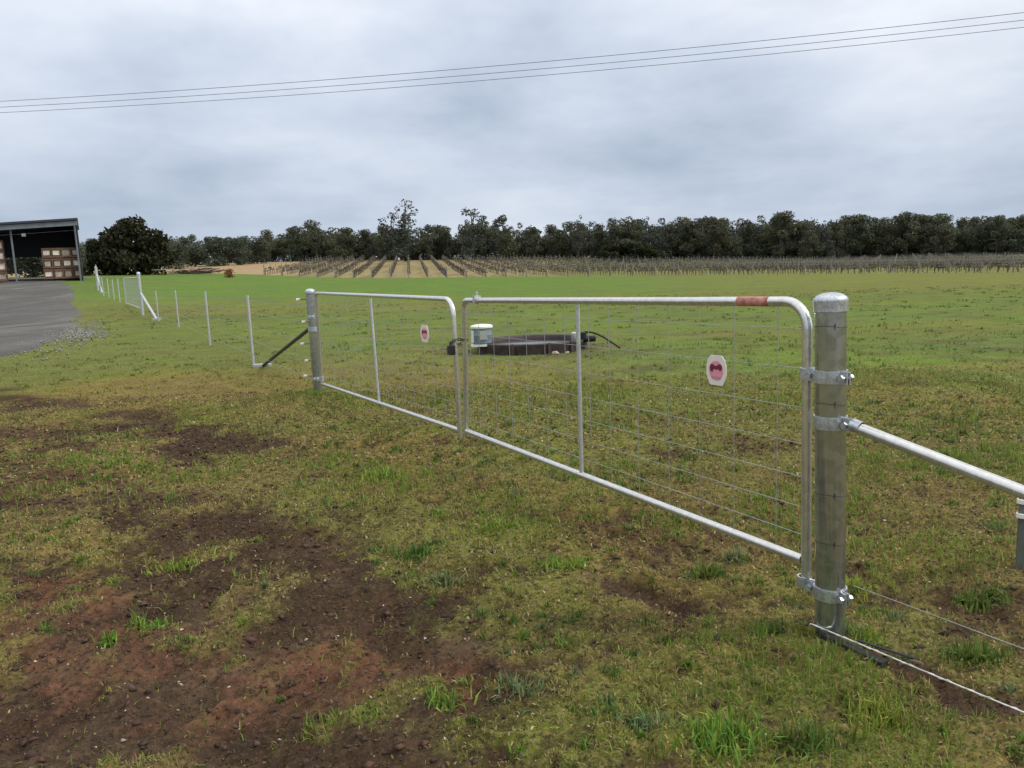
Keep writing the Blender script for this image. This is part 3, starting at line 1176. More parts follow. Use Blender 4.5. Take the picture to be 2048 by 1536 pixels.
def right_fence():
    t = thing('wire_fence', tuple(P(-.1, 0)), 'low steel strands running from the near gate post to the right edge', 'fence')
    for zz, s, r, m, w0 in ((.040, .062, .0030, 'wire_pale', .05), (.215, -.05, .0016, 'wire', -.06)):
        pts = []
        for q in np.linspace(0, 1, 24):
            tt = w0 - q * 2.4
            pts.append(P(tt, zz + .075 * q + .002 * sin(q * 17), s * (1 - q) + .002 * sin(q * 15)))
        MB().tube(pts, r, 6, False).build('strand', M[m], t)
    # second strand twisted round the bottom one
    pts = []
    for q in np.linspace(0, 1, 90):
        tt = .05 - q * 2.4
        pts.append(P(tt, .040 + .075 * q + .002 * sin(q * 17) + .0035 * sin(q * 220), .062 * (1 - q) + .002 * sin(q * 15) + .0035 * cos(q * 220)))
    MB().tube(pts, .0022, 5, False).build('strand', M['wire_pale'], t)
    MB().tube([P(-.16, .055, .05), P(-.40, .078, .035)], .0055, 6).build('splice_sleeve', M['dark_steel'], t)
    MB().tube([P(-.392, .075, .052), P(-.425, .079, .050)], .007, 8).build('red_tag', M['timber'], t)
    # dark matte flat bar lying along the strand beside the post
    p = thing('dark_flat_bar', tuple(P(-.12, 0)), 'dark flat bar half buried at the foot of the near post', 'steel bar')
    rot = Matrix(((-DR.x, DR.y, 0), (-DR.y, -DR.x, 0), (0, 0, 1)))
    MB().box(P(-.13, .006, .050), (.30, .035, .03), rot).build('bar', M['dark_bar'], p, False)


right_fence()


def stake():
    x, y = 2.41, 3.53
    t = thing('steel_stake', (x, y, 0), 'short grey green steel stake with pale rings at the right picture edge', 'stake')
    b = MB()
    b.box((x, y, .15), (.035, .008, .46))
    b.box((x, y + .011, .15), (.008, .022, .46))
    b.build('stake_bar', M['green_steel'], t, False)
    for z in (.325, .255):
        MB().lathe((x, y, z), [(.012, -.010), (.026, -.010), (.026, .010), (.012, .010)], 16, closed=True).build('insulator_ring', M['white'], t)


stake()


def wires_for(t, gate, t0, t1, zb, zt):
    """zb, zt are functions of t"""
    H = (.0, .10, .21, .33, .46, .60, .75, .90)
    for k, q in enumerate(H[1:]):
        MB().tube([P(a, zb(a) + (zt(a) - zb(a)) * q, .0) for a in np.linspace(t0, t1, 8)], .0015, 5, False).build('horizontal_wire', M['wire'], gate)


def right_gate():
    t = thing('wire_gate', tuple(P(.138, 0)), 'nearer galvanised gate leaf with wire mesh and a red band on its rail', 'gate', 'pair of wire mesh gate leaves')
    th, tf = .140, 3.43
    ztop = lambda a: np.interp(a, [.14, 3.43], [1.337, 1.300])
    zbot = lambda a: .268
    R1, R2 = .11, .06
    path = [P(.126, .175), P(.130, .268), P(.138, .8), P(.142, 1.337 - R1)]
    path += [P(.142 + R1 - R1 * cos(a), 1.337 - R1 + R1 * sin(a)) for a in np.linspace(.15, pi / 2, 8)]
    path += [P(a, float(ztop(a))) for a in (.8, 1.8, 2.8)]
    path += [P(tf - .03 - R2 + R2 * sin(a), 1.300 - R2 + R2 * cos(a)) for a in np.linspace(0, pi / 2, 6)]
    path += [P(3.43, .7), P(3.475, .225)]
    MB().tube(path, .0205, 20).build('frame_tube', M['rail'], t)
    MB().tube([P(.150, .268), P(3.46, .268)], .0195, 20).build('bottom_rail', M['rail'], t)
    MB().tube([P(1.808, 1.29), P(1.813, .285)], .013, 12).build('stay', M['fence'], t)
    MB().tube([P(.335, 1.3355), P(.515, 1.3335)], .0211, 20).build('red_band', M['red'], t)
    wires_for(t, t, .155, 3.44, zbot, ztop)
    for a in (.293, .544, .770, .998, 1.247, 1.50, 1.70, 1.96, 2.20, 2.439, 2.68, 2.92, 3.16, 3.32):
        MB().tube([P(a, .285), P(a, float(ztop(a)) - .02)], .0019, 5, False).build('vertical_wire', M['wire'], t)
    b = MB()
    rot = Matrix(((DR.x, -DR.y, 0), (DR.y, DR.x, 0), (0, 0, 1)))
    b.box(P(3.165, 1.308), (.032, .055, .058), rot)
    b.box(P(3.165, 1.345), (.018, .012, .05), rot)
    b.build('wire_strainer', M['fence'], t, False)
    return t


def left_gate():
    t = thing('wire_gate', tuple(P(7.95, 0)), 'farther galvanised gate leaf with wire mesh hung on the far post', 'gate', 'pair of wire mesh gate leaves')
    ztop = lambda a: np.interp(a, [3.6, 7.95], [1.306, 1.332])
    zbot = lambda a: np.interp(a, [3.6, 7.95], [.250, .158])
    R2 = .13
    path = [P(3.598, .20), P(3.60, .8), P(3.605, 1.306 - R2)]
    path += [P(3.605 + R2 - R2 * cos(a), 1.306 - R2 + R2 * sin(a)) for a in np.linspace(.1, pi / 2, 7)]
    path += [P(a, float(ztop(a))) for a in (4.6, 5.8, 7.0)]
    path += [P(7.90 - .05 + .05 * sin(a), 1.332 - .05 + .05 * cos(a)) for a in np.linspace(0, pi / 2, 5)]
    path += [P(7.92, .7), P(7.96, .09)]
    MB().tube(path, .0205, 18).build('frame_tube', M['rail'], t)
    MB().tube([P(3.61, .250), P(7.93, .158)], .0195, 18).build('bottom_rail', M['rail'], t)
    MB().tube([P(5.688, 1.30), P(5.63, .22)], .014, 12).build('stay', M['fence'], t)
    wires_for(t, t, 3.62, 7.9, zbot, ztop)
    for a in np.arange(3.85, 7.85, .245):
        MB().tube([P(a, float(zbot(a)) + .015), P(a, float(ztop(a)) - .02)], .0019, 5, False).build('vertical_wire', M['wire'], t)
    return t


right_gate()
left_gate()


def chain_and_lock():
    t = thing('chain', tuple(P(3.52, .98)), 'short steel chain looped round the two meeting gate stiles', 'chain')
    n = 14
    for i in range(n):
        w = 2 * pi * i / n
        c = P(3.52 + .115 * cos(w), 1.0 - .05 * (1 + cos(w + .6)) * .5, .035 * sin(w))
        tan = (DR * (-sin(w) * .115) + NR * (cos(w) * .035)).normalized()
        nrm = Vector((0, 0, 1)) if i % 2 else tan.cross(Vector((0, 0, 1)))
        pts = [c + tan * (.024 * cos(a)) + nrm * (.011 * sin(a)) for a in np.linspace(0, 2 * pi, 13)]
        MB().tube(pts, .0042, 6, False).build('chain_link', M['dark_steel'], t)
    k = thing('padlock', tuple(P(3.585, .90)), 'black padlock hanging from the chain between the gate leaves', 'padlock')
    rot = Matrix(((DR.x, -DR.y, 0), (DR.y, DR.x, 0), (0, 0, 1)))
    MB().box(P(3.585, .905, .045), (.075, .035, .07), rot).build('body', M['black'], k, False)
    pts = [P(3.585 + .02 * cos(a), .94 + .034 * sin(a), .045) for a in np.linspace(0, pi, 9)]
    MB().tube(pts, .006, 8).build('shackle', M['dark_steel'], k)


chain_and_lock()


def sign(tc, zc, wd, ht, label):
    t = thing('gate_sign', tuple(P(tc, zc, .01)), label, 'sign', 'small gate signs')
    def plate(pts, s0, th, name, m, par):
        n = len(pts)
        vs = [P(tc + a, zc + b, s0 + th) for a, b in pts] + [P(tc + a, zc + b, s0) for a, b in pts]
        fs = [tuple(range(n)), tuple(range(2 * n - 1, n - 1, -1))] + [(i, i + n, (i + 1) % n + n, (i + 1) % n) for i in range(n)]
        return MB().add(vs, fs).build(name, m, par, False)
    hw, hh = wd / 2, ht / 2
    out = [(-hw * .55, hh), (-hw * .85, hh * .72), (-hw, hh * .3), (-hw, -hh * .3), (-hw * .86, -hh * .62), (-hw * .62, -hh), (hw * .62, -hh), (hw * .86, -hh * .62), (hw, -hh * .3), (hw, hh * .3), (hw * .85, hh * .72), (hw * .55, hh)]
    pl = plate(out, .006, .003, 'plate', M['sign'], t)
    ell = [(hw * .70 * cos(a), -hh * .02 + hh * .66 * sin(a)) for a in np.linspace(0, 2 * pi, 25)[:-1]]
    plate(ell, .0095, .0008, 'pink_disc', M['pink'], pl)
    em = [(-.56, .40), (-.30, .44), (-.1, .30), (.12, .30), (.30, .42), (.56, .36), (.62, .12), (.52, -.10), (.34, -.12), (.22, .08), (-.1, .06), (-.28, .10), (-.38, -.02), (-.54, .02), (-.62, .2)]
    plate([(a * hw, b * hh) for a, b in em], .0108, .0008, 'emblem', M['maroon'], pl)
    for a0, a1 in ((-.46, -.18), (-.10, .06), (.14, .42)):
        plate([(a0 * hw, -.42 * hh), (a1 * hw, -.42 * hh), (a1 * hw, -.56 * hh), (a0 * hw, -.56 * hh)], .0108, .0006, 'print_mark', M['mauve'], pl)


sign(.648, 1.017, .128, .138, 'small cream and pink sign with maroon emblem on the nearer gate leaf')
sign(4.224, 1.003, .185, .150, 'small cream and pink sign wired to the farther gate leaf')


def far_post():
    bx, by = P(8.2, 0).x, P(8.2, 0).y
    base, top = Vector((bx, by, -.2)), Vector((bx - .002, by + .002, 1.36))
    t = thing('gate_post', (bx, by, 0), 'galvanised gate post with cap and white insulators at the far gate end', 'gate post')
    MB().tube([base, top], .0572, 28).build('pipe', M['post'], t)
    MB().lathe(top, [(.0605, -.05), (.063, -.045), (.064, .0), (.058, .012), (.035, .026), (.001, .031)], 28).build('cap', M['clamp'], t)
    for z in (1.02, .20):
        c = post_axis(base, top, z)
        ring_clamp(t, c, .0572, .05, (DR, -DR + NR * .3))
        MB().lathe(P(7.935, z + .02), [(.0215, -.03), (.032, -.03), (.032, .03), (.0215, .03)], 20, closed=True).build('hinge_collar', M['clamp'], t)
    MB().lathe((bx, by, .86), [(.058, -.03), (.066, -.03), (.066, .03), (.058, .03)], 28, closed=True).build('brace_clamp', M['clamp'], t)
    MB().tube([(bx - .07, by + .09, .86), (-4.38, 13.5, g1(-4.38, 13.5) + .01)], .027, 14).build('brace', M['dark_steel'], t)
    MB().box((-4.40, 13.53, g1(-4.4, 13.5) + .015), (.30, .16, .05)).build('brace_foot', M['fence'], t, False)
    for z, off in ((1.25, .15), (.955, .10), (.665, .14), (.44, .10), (.235, .13)):
        MB().tube([(bx - .05, by, z), (bx - off - .01, by + .02, z)], .005, 6).build('insulator_arm', M['dark_steel'], t)
        MB().lathe((bx - off - .02, by + .02, z), [(.012, -.026), (.024, -.02), (.018, 0), (.024, .02), (.012, .026)], 12, (1, 0, .1)).build('insulator', M['white'], t)


far_post()

# ------------------------------------------------------------------ fence lines on the left
def fence_run(label, posts, heights, zs, r=.026, name='wire_fence'):
    x, y = posts[0]
    t = thing(name, (x, y, g1(x, y)), label, 'fence')
    for (x, y), h in zip(posts, heights):
        z = g1(x, y)
        b = MB()
        b.tube([(x, y, z - .2), (x - .004, y, z + h)], r, 10)
        b.build('fence_post', M['fence'], t)
    for q in zs:
        pts = []
        for (x0, y0), (x1, y1), h0, h1 in zip(posts, posts[1:], heights, heights[1:]):
            for k in np.linspace(0, 1, 6)[:-1]:
                x, y = x0 + (x1 - x0) * k, y0 + (y1 - y0) * k
                pts.append((x, y, g1(x0, y0) * (1 - k) + g1(x1, y1) * k + q - .02 * 4 * k * (1 - k)))
        pts.append((posts[-1][0], posts[-1][1], g1(*posts[-1]) + q))
        MB().tube(pts, .0036, 4, False).build('fence_wire', M['wire'], t)
    return t


G = P(8.26, 0)
fence_run('galvanised wire fence with four slim posts left of the far gate post',
          [(-2.64, 10.28), (-4.65, 13.83), (-7.10, 18.19), (-11.22, 26.18), (-14.07, 31.0), (-17.0, 35.9)],
          [1.2, 1.25, 1.27, 1.25, 1.22, 1.2], (.2, .45, .7, .95, 1.18))


def strainer(x, y, h, foot, bt, label, r=.075):
    z = g1(x, y)
    t = thing('strainer_post', (x, y, z), label, 'fence post')
    MB().tube([(x, y, z - .2), (x, y, z + h)], r, 16).build('pipe', M['fence'], t)
    MB().lathe((x, y, z + h), [(r * 1.08, -.06), (r * 1.1, 0), (r * .8, .03), (.002, .05)], 16).build('cap', M['clamp'], t)
    fx, fy = foot
    MB().tube([(x + .05, y - .05, z + bt), (fx, fy, g1(fx, fy) + .03)], .055, 12).build('brace', M['rail'], t)
    MB().box((fx, fy, g1(fx, fy) + .03), (.3, .3, .1)).build('brace_foot', M['fence'], t, False)
    return t


strainer(-17.05, 36.0, 1.95, (-14.6, 32.0), 1.0, 'white galvanised strainer post with long slanting brace near the gravel edge')
strainer(-32.7, 62.0, 1.85, (-30.3, 58.0), 1.25, 'farther braced strainer post close to the dark spreading tree', .085)


def mesh_gate(a, b, zlo, zhi, label, step=.12):
    a, b = Vector((*a, 0)), Vector((*b, 0))
    d = (b - a)
    L = d.length
    d.normalize()
    t = thing('mesh_gate', (a.x, a.y, zlo), label, 'gate', 'grey mesh gates by the yard')
    fr = [a + Vector((0, 0, zlo)), a + Vector((0, 0, zhi)), b + Vector((0, 0, zhi + .1)), b + Vector((0, 0, zlo + .12))]
    f = MB()
    for p, q in zip(fr, fr[1:] + fr[:1]):
        f.tube([p, q], .03, 8)
    f.build('frame_tube', M['fence'], t)
    for k in np.arange(step, L, step):
        p = a + d * k
        dz = k / L * .1
        MB().tube([p + Vector((0, 0, zlo + dz)), p + Vector((0, 0, zhi + dz))], .004, 4, False).build('vertical_wire', M['fence'], t)
    for q in np.linspace(zlo, zhi, 8)[1:-1]:
        MB().tube([a + Vector((0, 0, q)), b + Vector((0, 0, q + .1))], .0035, 4, False).build('horizontal_wire', M['fence'], t)


mesh_gate((-17.25, 36.3), (-21.9, 44.4), .50, 1.92, 'grey mesh gate standing between the gravel and the nearer braced strainer post', .28)
mesh_gate((-33.2, 63.0), (-36.6, 69.5), 1.75, 3.4, 'far grey mesh gate beside the farther braced strainer post', .2)
fence_run('short far fence of pale posts beyond the mesh gate', [(-22.2, 45.0), (-23.6, 47.1), (-25.2, 49.6), (-26.8, 52.1), (-28.4, 54.5), (-30.5, 58.2), (-32.6, 61.8)], [1.5, 1.4, 1.3, 1.3, 1.3, 1.3, 1.3], (.3, .6, .9, 1.2), .035)
fence_run('farthest pale fence running on towards the shed corner', [(-36.8, 70.0), (-38.4, 73.0), (-40.0, 76.0), (-42.6, 81.0)], [1.6, 1.5, 1.4, 1.4], (.3, .7, 1.2), .04)

# ------------------------------------------------------------------ trough
def trough():
    cx, cy, R = .42, 14.93, 1.06
    t = thing('stock_trough', (cx, cy, 0), 'low round dark brown stock trough in the paddock behind the gate', 'trough')
    MB().lathe((cx, cy, -.05), [(R - .02, 0), (R, .05), (R + .01, .15), (R + .035, .19), (R + .04, .235), (R - .01, .25), (R - .05, .235), (R - .075, .19), (R - .09, .10)], 56).build('wall', M['trough'], t)
    MB().lathe((cx, cy, .115), [(R - .078, 0), (R - .078, .004)], 48).build('water', M['water'], t, False)
    for w in (radians(250), radians(285), radians(310)):
        MB().box((cx + cos(w) * (R + .03), cy + sin(w) * (R + .03), .10), (.05, .05, .20), Matrix.Rotation(w, 3, 'Z')).build('wall_rib', M['trough'], t, False)
    b = MB()
    b.box((-.56, 14.38, .17), (.34, .28, .04))
    b.build('ledge', M['lid'], t, False)
    d = thing('float_drum', (-.53, 14.42, .19), 'blue grey drum with pale lid sitting on the trough edge', 'drum')
    MB().lathe((-.53, 14.42, .19), [(.165, 0), (.185, .02), (.19, .16), (.195, .17), (.19, .18), (.185, .28), (.18, .30)], 28).build('body', M['drum'], d)
    MB().lathe((-.53, 14.42, .48), [(.20, 0), (.212, .01), (.212, .04), (.19, .06), (.10, .075), (.001, .08)], 28).build('lid', M['lid'], d)
    MB().box((-.49, 14.232, .36), (.14, .012, .16)).build('panel', M['fence'], d, False)
    MB().box((-.70, 14.33, .34), (.05, .08, .22)).build('handle', M['lid'], d, False)
    f = thing('water_valve', (1.42, 14.55, .2), 'dark pipe fittings clamped on the right rim of the trough', 'valve')
    MB().lathe((1.36, 14.45, .26), [(.05, -.09), (.075, -.08), (.075, .06), (.045, .08)], 14).build('valve_body', M['black'], f)
    MB().lathe((1.20, 14.42, .20), [(.04, -.10), (.055, -.08), (.055, .12), (.03, .14)], 12).build('riser', M['fence'], f)
    MB().lathe((1.50, 14.45, .20), [(.06, -.1), (.06, .1)], 12, (1, .2, 0)).build('coupling', M['black'], f)
    p = thing('poly_pipe', (1.5, 14.5, .25), 'black poly pipe arching from the trough rim down to the grass', 'pipe')
    pts = []
    for q in np.linspace(0, 1, 14):
        pts.append((1.22 + .82 * q, 14.5 - .25 * q, .24 + .36 * q * (1 - q) * (1.5 - q) * 1.4 - .22 * q ** 1.5))
    MB().tube(pts, .018, 8).build('hose', M['black'], p)
    for k, (x, y, s) in enumerate(((.80, 13.70, .075), (1.02, 13.80, .05))):
        V = rand_unit(26) * np.array([s, s * .8, s * .7])
        import bmesh
        bm = bmesh.new()
        for v in V:
            bm.verts.new(v)
        bmesh.ops.convex_hull(bm, input=bm.verts)
        me = bpy.data.meshes.new('pale_rock')
        bm.to_mesh(me)
        bm.free()
        o = link('pale_rock', me, M['stone'])
        o.location = (x, y, g1(x, y) + s * .3)
        tag(o, ('larger pale rock lying against the front of the trough', 'small pale rock right of the larger one by the trough')[k], 'rock', 'rocks at the trough')


trough()

# ------------------------------------------------------------------ power lines
def cables():
    L, C_, R = np.array([-20.75, 33., 9.02]), np.array([.46, 30., 8.80]), np.array([17.5, 27., 9.12])
    d = (R - L)[:2] / np.hypot(*(R - L)[:2])
    n = np.array([-d[1], d[0]])
    s = np.array([0, np.dot(C_[:2] - L[:2], d), np.hypot(*(R - L)[:2])])
    co = np.polyfit(s, [L[2], C_[2], R[2]], 2)
    for k, off in enumerate((-.95, 0, .95)):
        pts = []
        for q in np.linspace(-26, s[2] + 26, 60):
            p = L[:2] + d * q + n * off
            pts.append((p[0], p[1], float(np.polyval(co, q))))
        o = MB().tube(pts, .0085, 6, False).build('power_cable', M['cable'])
        tag(o, ('nearest overhead power cable, topmost line in the sky', 'middle overhead power cable between the other two', 'farthest overhead power cable, lowest line in the sky')[k], 'power line', 'overhead power cables')


cables()

# ------------------------------------------------------------------ small things far off
def far_bits():
    x, y = -83.9, 222.
    z = float(macro(x, y)) + .4
    t = thing('water_tank', (x, y, z), 'tiny white water tank among the trees above the tan slope', 'tank')
    MB().lathe((x, y, z), [(.8, 0), (.8, 1.5)], 20).build('body', M['tank'], t)
    MB().lathe((x, y, z + 1.5), [(.85, 0), (.4, .2), (.05, .28)], 20).build('roof', M['tank'], t)
    x, y = -37.2, 104.
    z = float(macro(x, y))
    n = 260
    Pn = np.stack([rng.normal(0, .22, n), rng.normal(0, .22, n), rng.uniform(0, 1.15, n)], 1)
    Pn[:, 0] += np.where(rng.random(n) < .5, -.22, .22)
    V, F, C = leaf_cloud(Pn, rng.uniform(.12, .3, n), np.array([[.20, .075, .035]]) * rng.uniform(.6, 1.3, (n, 1)))
    me = raw_mesh('rusty_shrub', V, F, 4)
    set_color(me, C)
    o = link('rusty_shrub', me, M['rust'])
    o.location = (x, y, z)
    tag(o, 'small rusty brown shrub standing at the foot of the tan slope', 'shrub')
    x, y = -48.8, 122.
    z = float(macro(x, y))
    b = MB()
    for i in range(150):
        w = rng.uniform(0, pi)
        p = np.array([rng.normal(0, 1.9), rng.normal(0, .8), abs(rng.normal(0, .35))])
        l = rng.uniform(.5, 1.3)
        b.tube([(x + p[0] - cos(w) * l, y + p[1] - sin(w) * l * .4, z + p[2] + .05), (x + p[0] + cos(w) * l, y + p[1] + sin(w) * l * .4, z + p[2] * .7 + rng.uniform(0, .4))], rng.uniform(.03, .07), 4)
    o = b.build('brush_pile', M['brush'])
    tag(o, 'low dark pile of cut branches right of the spreading tree', 'brush pile')
    x0, y0 = -49.5, 112.
    t = thing('pale_rail', (x0, y0, float(macro(x0, y0))), 'short pale rail on posts in front of the dark brush pile', 'rail')
    z = float(macro(x0, y0))
    MB().box((x0, y0, z + .75), (3.2, .08, .14)).build('board', M['lid'], t, False)
    for s in (-1.4, 0, 1.4):
        MB().box((x0 + s, y0 + .08, z + .35), (.1, .08, .9)).build('post', M['vine_post'], t, False)


far_bits()

# ------------------------------------------------------------------ grass, weeds, pebbles
def blades(px, py, Ln, Wd, col, lean=.6, pz=None, flat=False):
    n = len(px)
    z = gz(px, py) if pz is None else pz
    az = rng.uniform(0, 2 * pi, n)
    ln = rng.uniform(1.15, 1.6, n) if flat else np.abs(rng.normal(0, lean, n))
    d = np.stack([np.cos(az), np.sin(az), np.zeros(n)], 1)
    sd = np.stack([-np.sin(az), np.cos(az), np.zeros(n)], 1)
    tw = rng.uniform(-.9, .9, n)
    side = sd * np.cos(tw)[:, None] + d * np.sin(tw)[:, None]
    b = np.stack([px, py, z - .006], 1)
    h1 = (np.cos(ln * .6) * Ln * .55)[:, None]
    o1 = (np.sin(ln * .6) * Ln * .55)[:, None]
    h2 = (np.cos(np.minimum(ln * 1.3, 1.75)) * Ln * .5)[:, None]
    o2 = (np.sin(np.minimum(ln * 1.3, 1.75)) * Ln * .5)[:, None]
    up_ = np.array([[0, 0, 1.0]])
    mid = b + d * o1 + up_ * h1
    tip = mid + d * o2 + up_ * h2
    w = Wd[:, None]
    V = np.stack([b - side * w * .5, b + side * w * .5, mid - side * w * .42, mid + side * w * .42, tip], 1).reshape(-1, 3)
    i = (np.arange(n) * 5)[:, None]
    F = np.concatenate([i + [0, 1, 3], i + [0, 3, 2], i + [2, 3, 4]], 1).reshape(-1, 3)
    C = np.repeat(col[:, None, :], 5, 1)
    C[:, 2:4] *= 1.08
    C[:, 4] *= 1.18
    return V, F, C.reshape(-1, 3)


def grass():
    Vs, Fs, Cs, off = [], [], [], 0
    # zones: y range, blades per m2, length, width
    for y0, y1, dens, L, Wd in ((1.9, 3.6, 7500, .034, .0040), (3.6, 6.0, 3600, .040, .0062), (6.0, 10, 1150, .044, .011), (10, 20, 110, .045, .022)):
        area = .5 * ((.80 * y1) + (.80 * y0)) * 2 * (y1 - y0)
        n = int(area * dens)
        y = np.sqrt(rng.uniform(y0 ** 2, y1 ** 2, n))
        x = rng.uniform(-.80, .80, n) * y
        c, m = ground_color(x, y)
        cl = fbm(x * 6, y * 6, 131, 3)
        keep = rng.random(n) < np.clip((1 - m * 1.0) * (.30 + 1.5 * sstep(.42, .66, cl)), .015, 1)
        if y1 > 18:
            keep &= rng.random(n) < (20 - y) / 10
        if y1 > 12:
            keep &= x > gravel_edge(y) + .2
        x, y, c, m, cl = x[keep], y[keep], c[keep], m[keep], cl[keep]
        n = len(x)
        kind = rng.random(n)
        patch = fbm(x * 1.1, y * 1.1, 141, 4)
        g = np.array([.150, .215, .034]) * np.ones((n, 1))
        dry = np.array([.330, .245, .105]) * np.ones((n, 1))
        ol = np.array([.215, .215, .050]) * np.ones((n, 1))
        pg = np.clip(.33 + (patch - .5) * 2.4, .06, .85)
        pd = .34 * (1 - sstep(.45, .7, patch)) + .06
        col = np.where((kind < pg)[:, None], g, np.where((kind < pg + pd)[:, None], dry, ol))
        far = sstep(5, 14, y)[:, None]
        col = col * (1 - far * .8) + c * 1.35 * far * .8
        col = col * rng.uniform(.65, 1.35, (n, 1))
        Ln = L * rng.uniform(.45, 1.35, n) * (.65 + .9 * sstep(.4, .75, patch))
        V, F, C = blades(x, y, Ln, Wd * rng.uniform(.6, 1.3, n), col, .95 + .25 * float(y0 > 5))
        Vs.append(V)
        Fs.append(F + off)
        Cs.append(C)
        off += len(V)
    # leafy tufts
    for y0, y1, nc, r, L, Wd, nb in ((1.9, 4.0, 520, .035, .035, .0065, 46), (4.0, 8.0, 900, .06, .045, .010, 30), (8.0, 16, 800, .10, .045, .020, 16), (16, 42, 1500, .22, .05, .05, 12)):
        cy = np.sqrt(rng.uniform(y0 ** 2, y1 ** 2, nc))
        cx = rng.uniform(-.8, .8, nc) * cy
        m, _ = bare(cx, cy)
        k = (cx > gravel_edge(cy) + .3) & (rng.random(nc) < np.clip(1.1 - m, .10, 1)) & (rng.random(nc) < .15 + 1.3 * sstep(.42, .64, fbm(cx * 1.4, cy * 1.4, 151, 3)))
        cx, cy = cx[k], cy[k]
        cr = r * np.exp(rng.normal(0, .45, len(cx)))
        tone = np.array([[.135, .205, .036], [.180, .215, .052], [.085, .140, .032], [.150, .185, .085], [.235, .210, .070]])[rng.choice(5, len(cx), p=[.26, .26, .2, .08, .20])]
        ii = np.repeat(np.arange(len(cx)), nb)
        n = len(ii)
        a = rng.uniform(0, 2 * pi, n)
        q = np.abs(rng.normal(0, .6, n)) * cr[ii]
        x, y = cx[ii] + np.cos(a) * q, cy[ii] + np.sin(a) * q
        col = tone[ii] * rng.uniform(.55, 1.4, (n, 1))
        if y0 > 7:
            cg, _ = ground_color(x, y)
            col = col * .35 + cg * 1.3 * .65 * rng.uniform(.8, 1.2, (n, 1))
        V, F, C = blades(x, y, L * rng.uniform(.4, 1.3, n) * (.6 + .5 * cr[ii] / r).clip(.5, 1.6), Wd * rng.uniform(.5, 1.4, n), col, 1.0)
        Vs.append(V)
        Fs.append(F + off)
        Cs.append(C)
        off += len(V)
    # flat litter: straw, dead leaf bits and moss crumbs lying on the ground
    for y0, y1, dens, L, Wd in ((1.9, 3.6, 4200, .015, .0065), (3.6, 6.0, 2300, .020, .009), (6.0, 10.5, 800, .028, .016)):
        n = int((.80 * y1 + .80 * y0) * (y1 - y0) * dens)
        y = np.sqrt(rng.uniform(y0 ** 2, y1 ** 2, n))
        x = rng.uniform(-.80, .80, n) * y
        c, m = ground_color(x, y)
        keep = rng.random(n) < 1 - m * .55
        x, y, m = x[keep], y[keep], m[keep]
        n = len(x)
        q = rng.random(n)
        keep = rng.random(n) > sward(x, y) * .7
        x, y, m, q = x[keep], y[keep], m[keep], q[keep]
        n = len(x)
        pal = np.array([[.36, .27, .13], [.22, .17, .07], [.19, .22, .045], [.085, .058, .036], [.25, .12, .06], [.47, .40, .27]])
        pr = np.array([.16, .26, .24, .26, .06, .02])
        ix = np.searchsorted(np.cumsum(pr), q).clip(0, 5)
        ix = np.where((rng.random(n) < m * .85), 3, ix)
        col = pal[ix] * rng.uniform(.6, 1.35, (n, 1))
        V, F, C = blades(x, y, L * rng.uniform(.5, 1.5, n), Wd * rng.uniform(.5, 1.3, n), col, 1.25, gz(x, y) + .009, True)
        Vs.append(V)
        Fs.append(F + off)
        Cs.append(C)
        off += len(V)
    me = raw_mesh('grass', np.concatenate(Vs), np.concatenate(Fs), 3)
    set_color(me, np.concatenate(Cs))
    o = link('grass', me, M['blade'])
    tag(o, 'short patchy green and straw coloured grass over the verge and paddock', None, kind='stuff')
    print('grass tris', len(me.polygons), 'ground', len(bpy.data.meshes['ground'].polygons))


grass()


def weed(x, y, r, n, L, W_, colr, label, lean=1.05):
    a = rng.uniform(0, 2 * pi, n)
    rr = np.abs(rng.normal(0, r * .5, n))
    px, py = x + np.cos(a) * rr, y + np.sin(a) * rr * .8
    col = np.array([colr]) * rng.uniform(.55, 1.45, (n, 1))
    col[:, 0] *= rng.uniform(.8, 1.5, n)
    a2 = rng.uniform(0, 2 * pi, 5)
    k5 = rng.integers(0, 5, n)
    px, py = px + np.cos(a2)[k5] * r * .3, py + np.sin(a2)[k5] * r * .25
    V, F, C = blades(px, py, L * rng.uniform(.4, 1.1, n), W_ * rng.uniform(.7, 1.7, n), col, lean)
    z0 = g1(x, y)
    V = V - np.array([[x, y, z0]])
    me = raw_mesh('weed_clump', V, F, 3)
    set_color(me, C)
    o = link('weed_clump', me, M['blade'])
    o.location = (x, y, z0)
    tag(o, label, 'weed', 'green weed clumps on the verge')


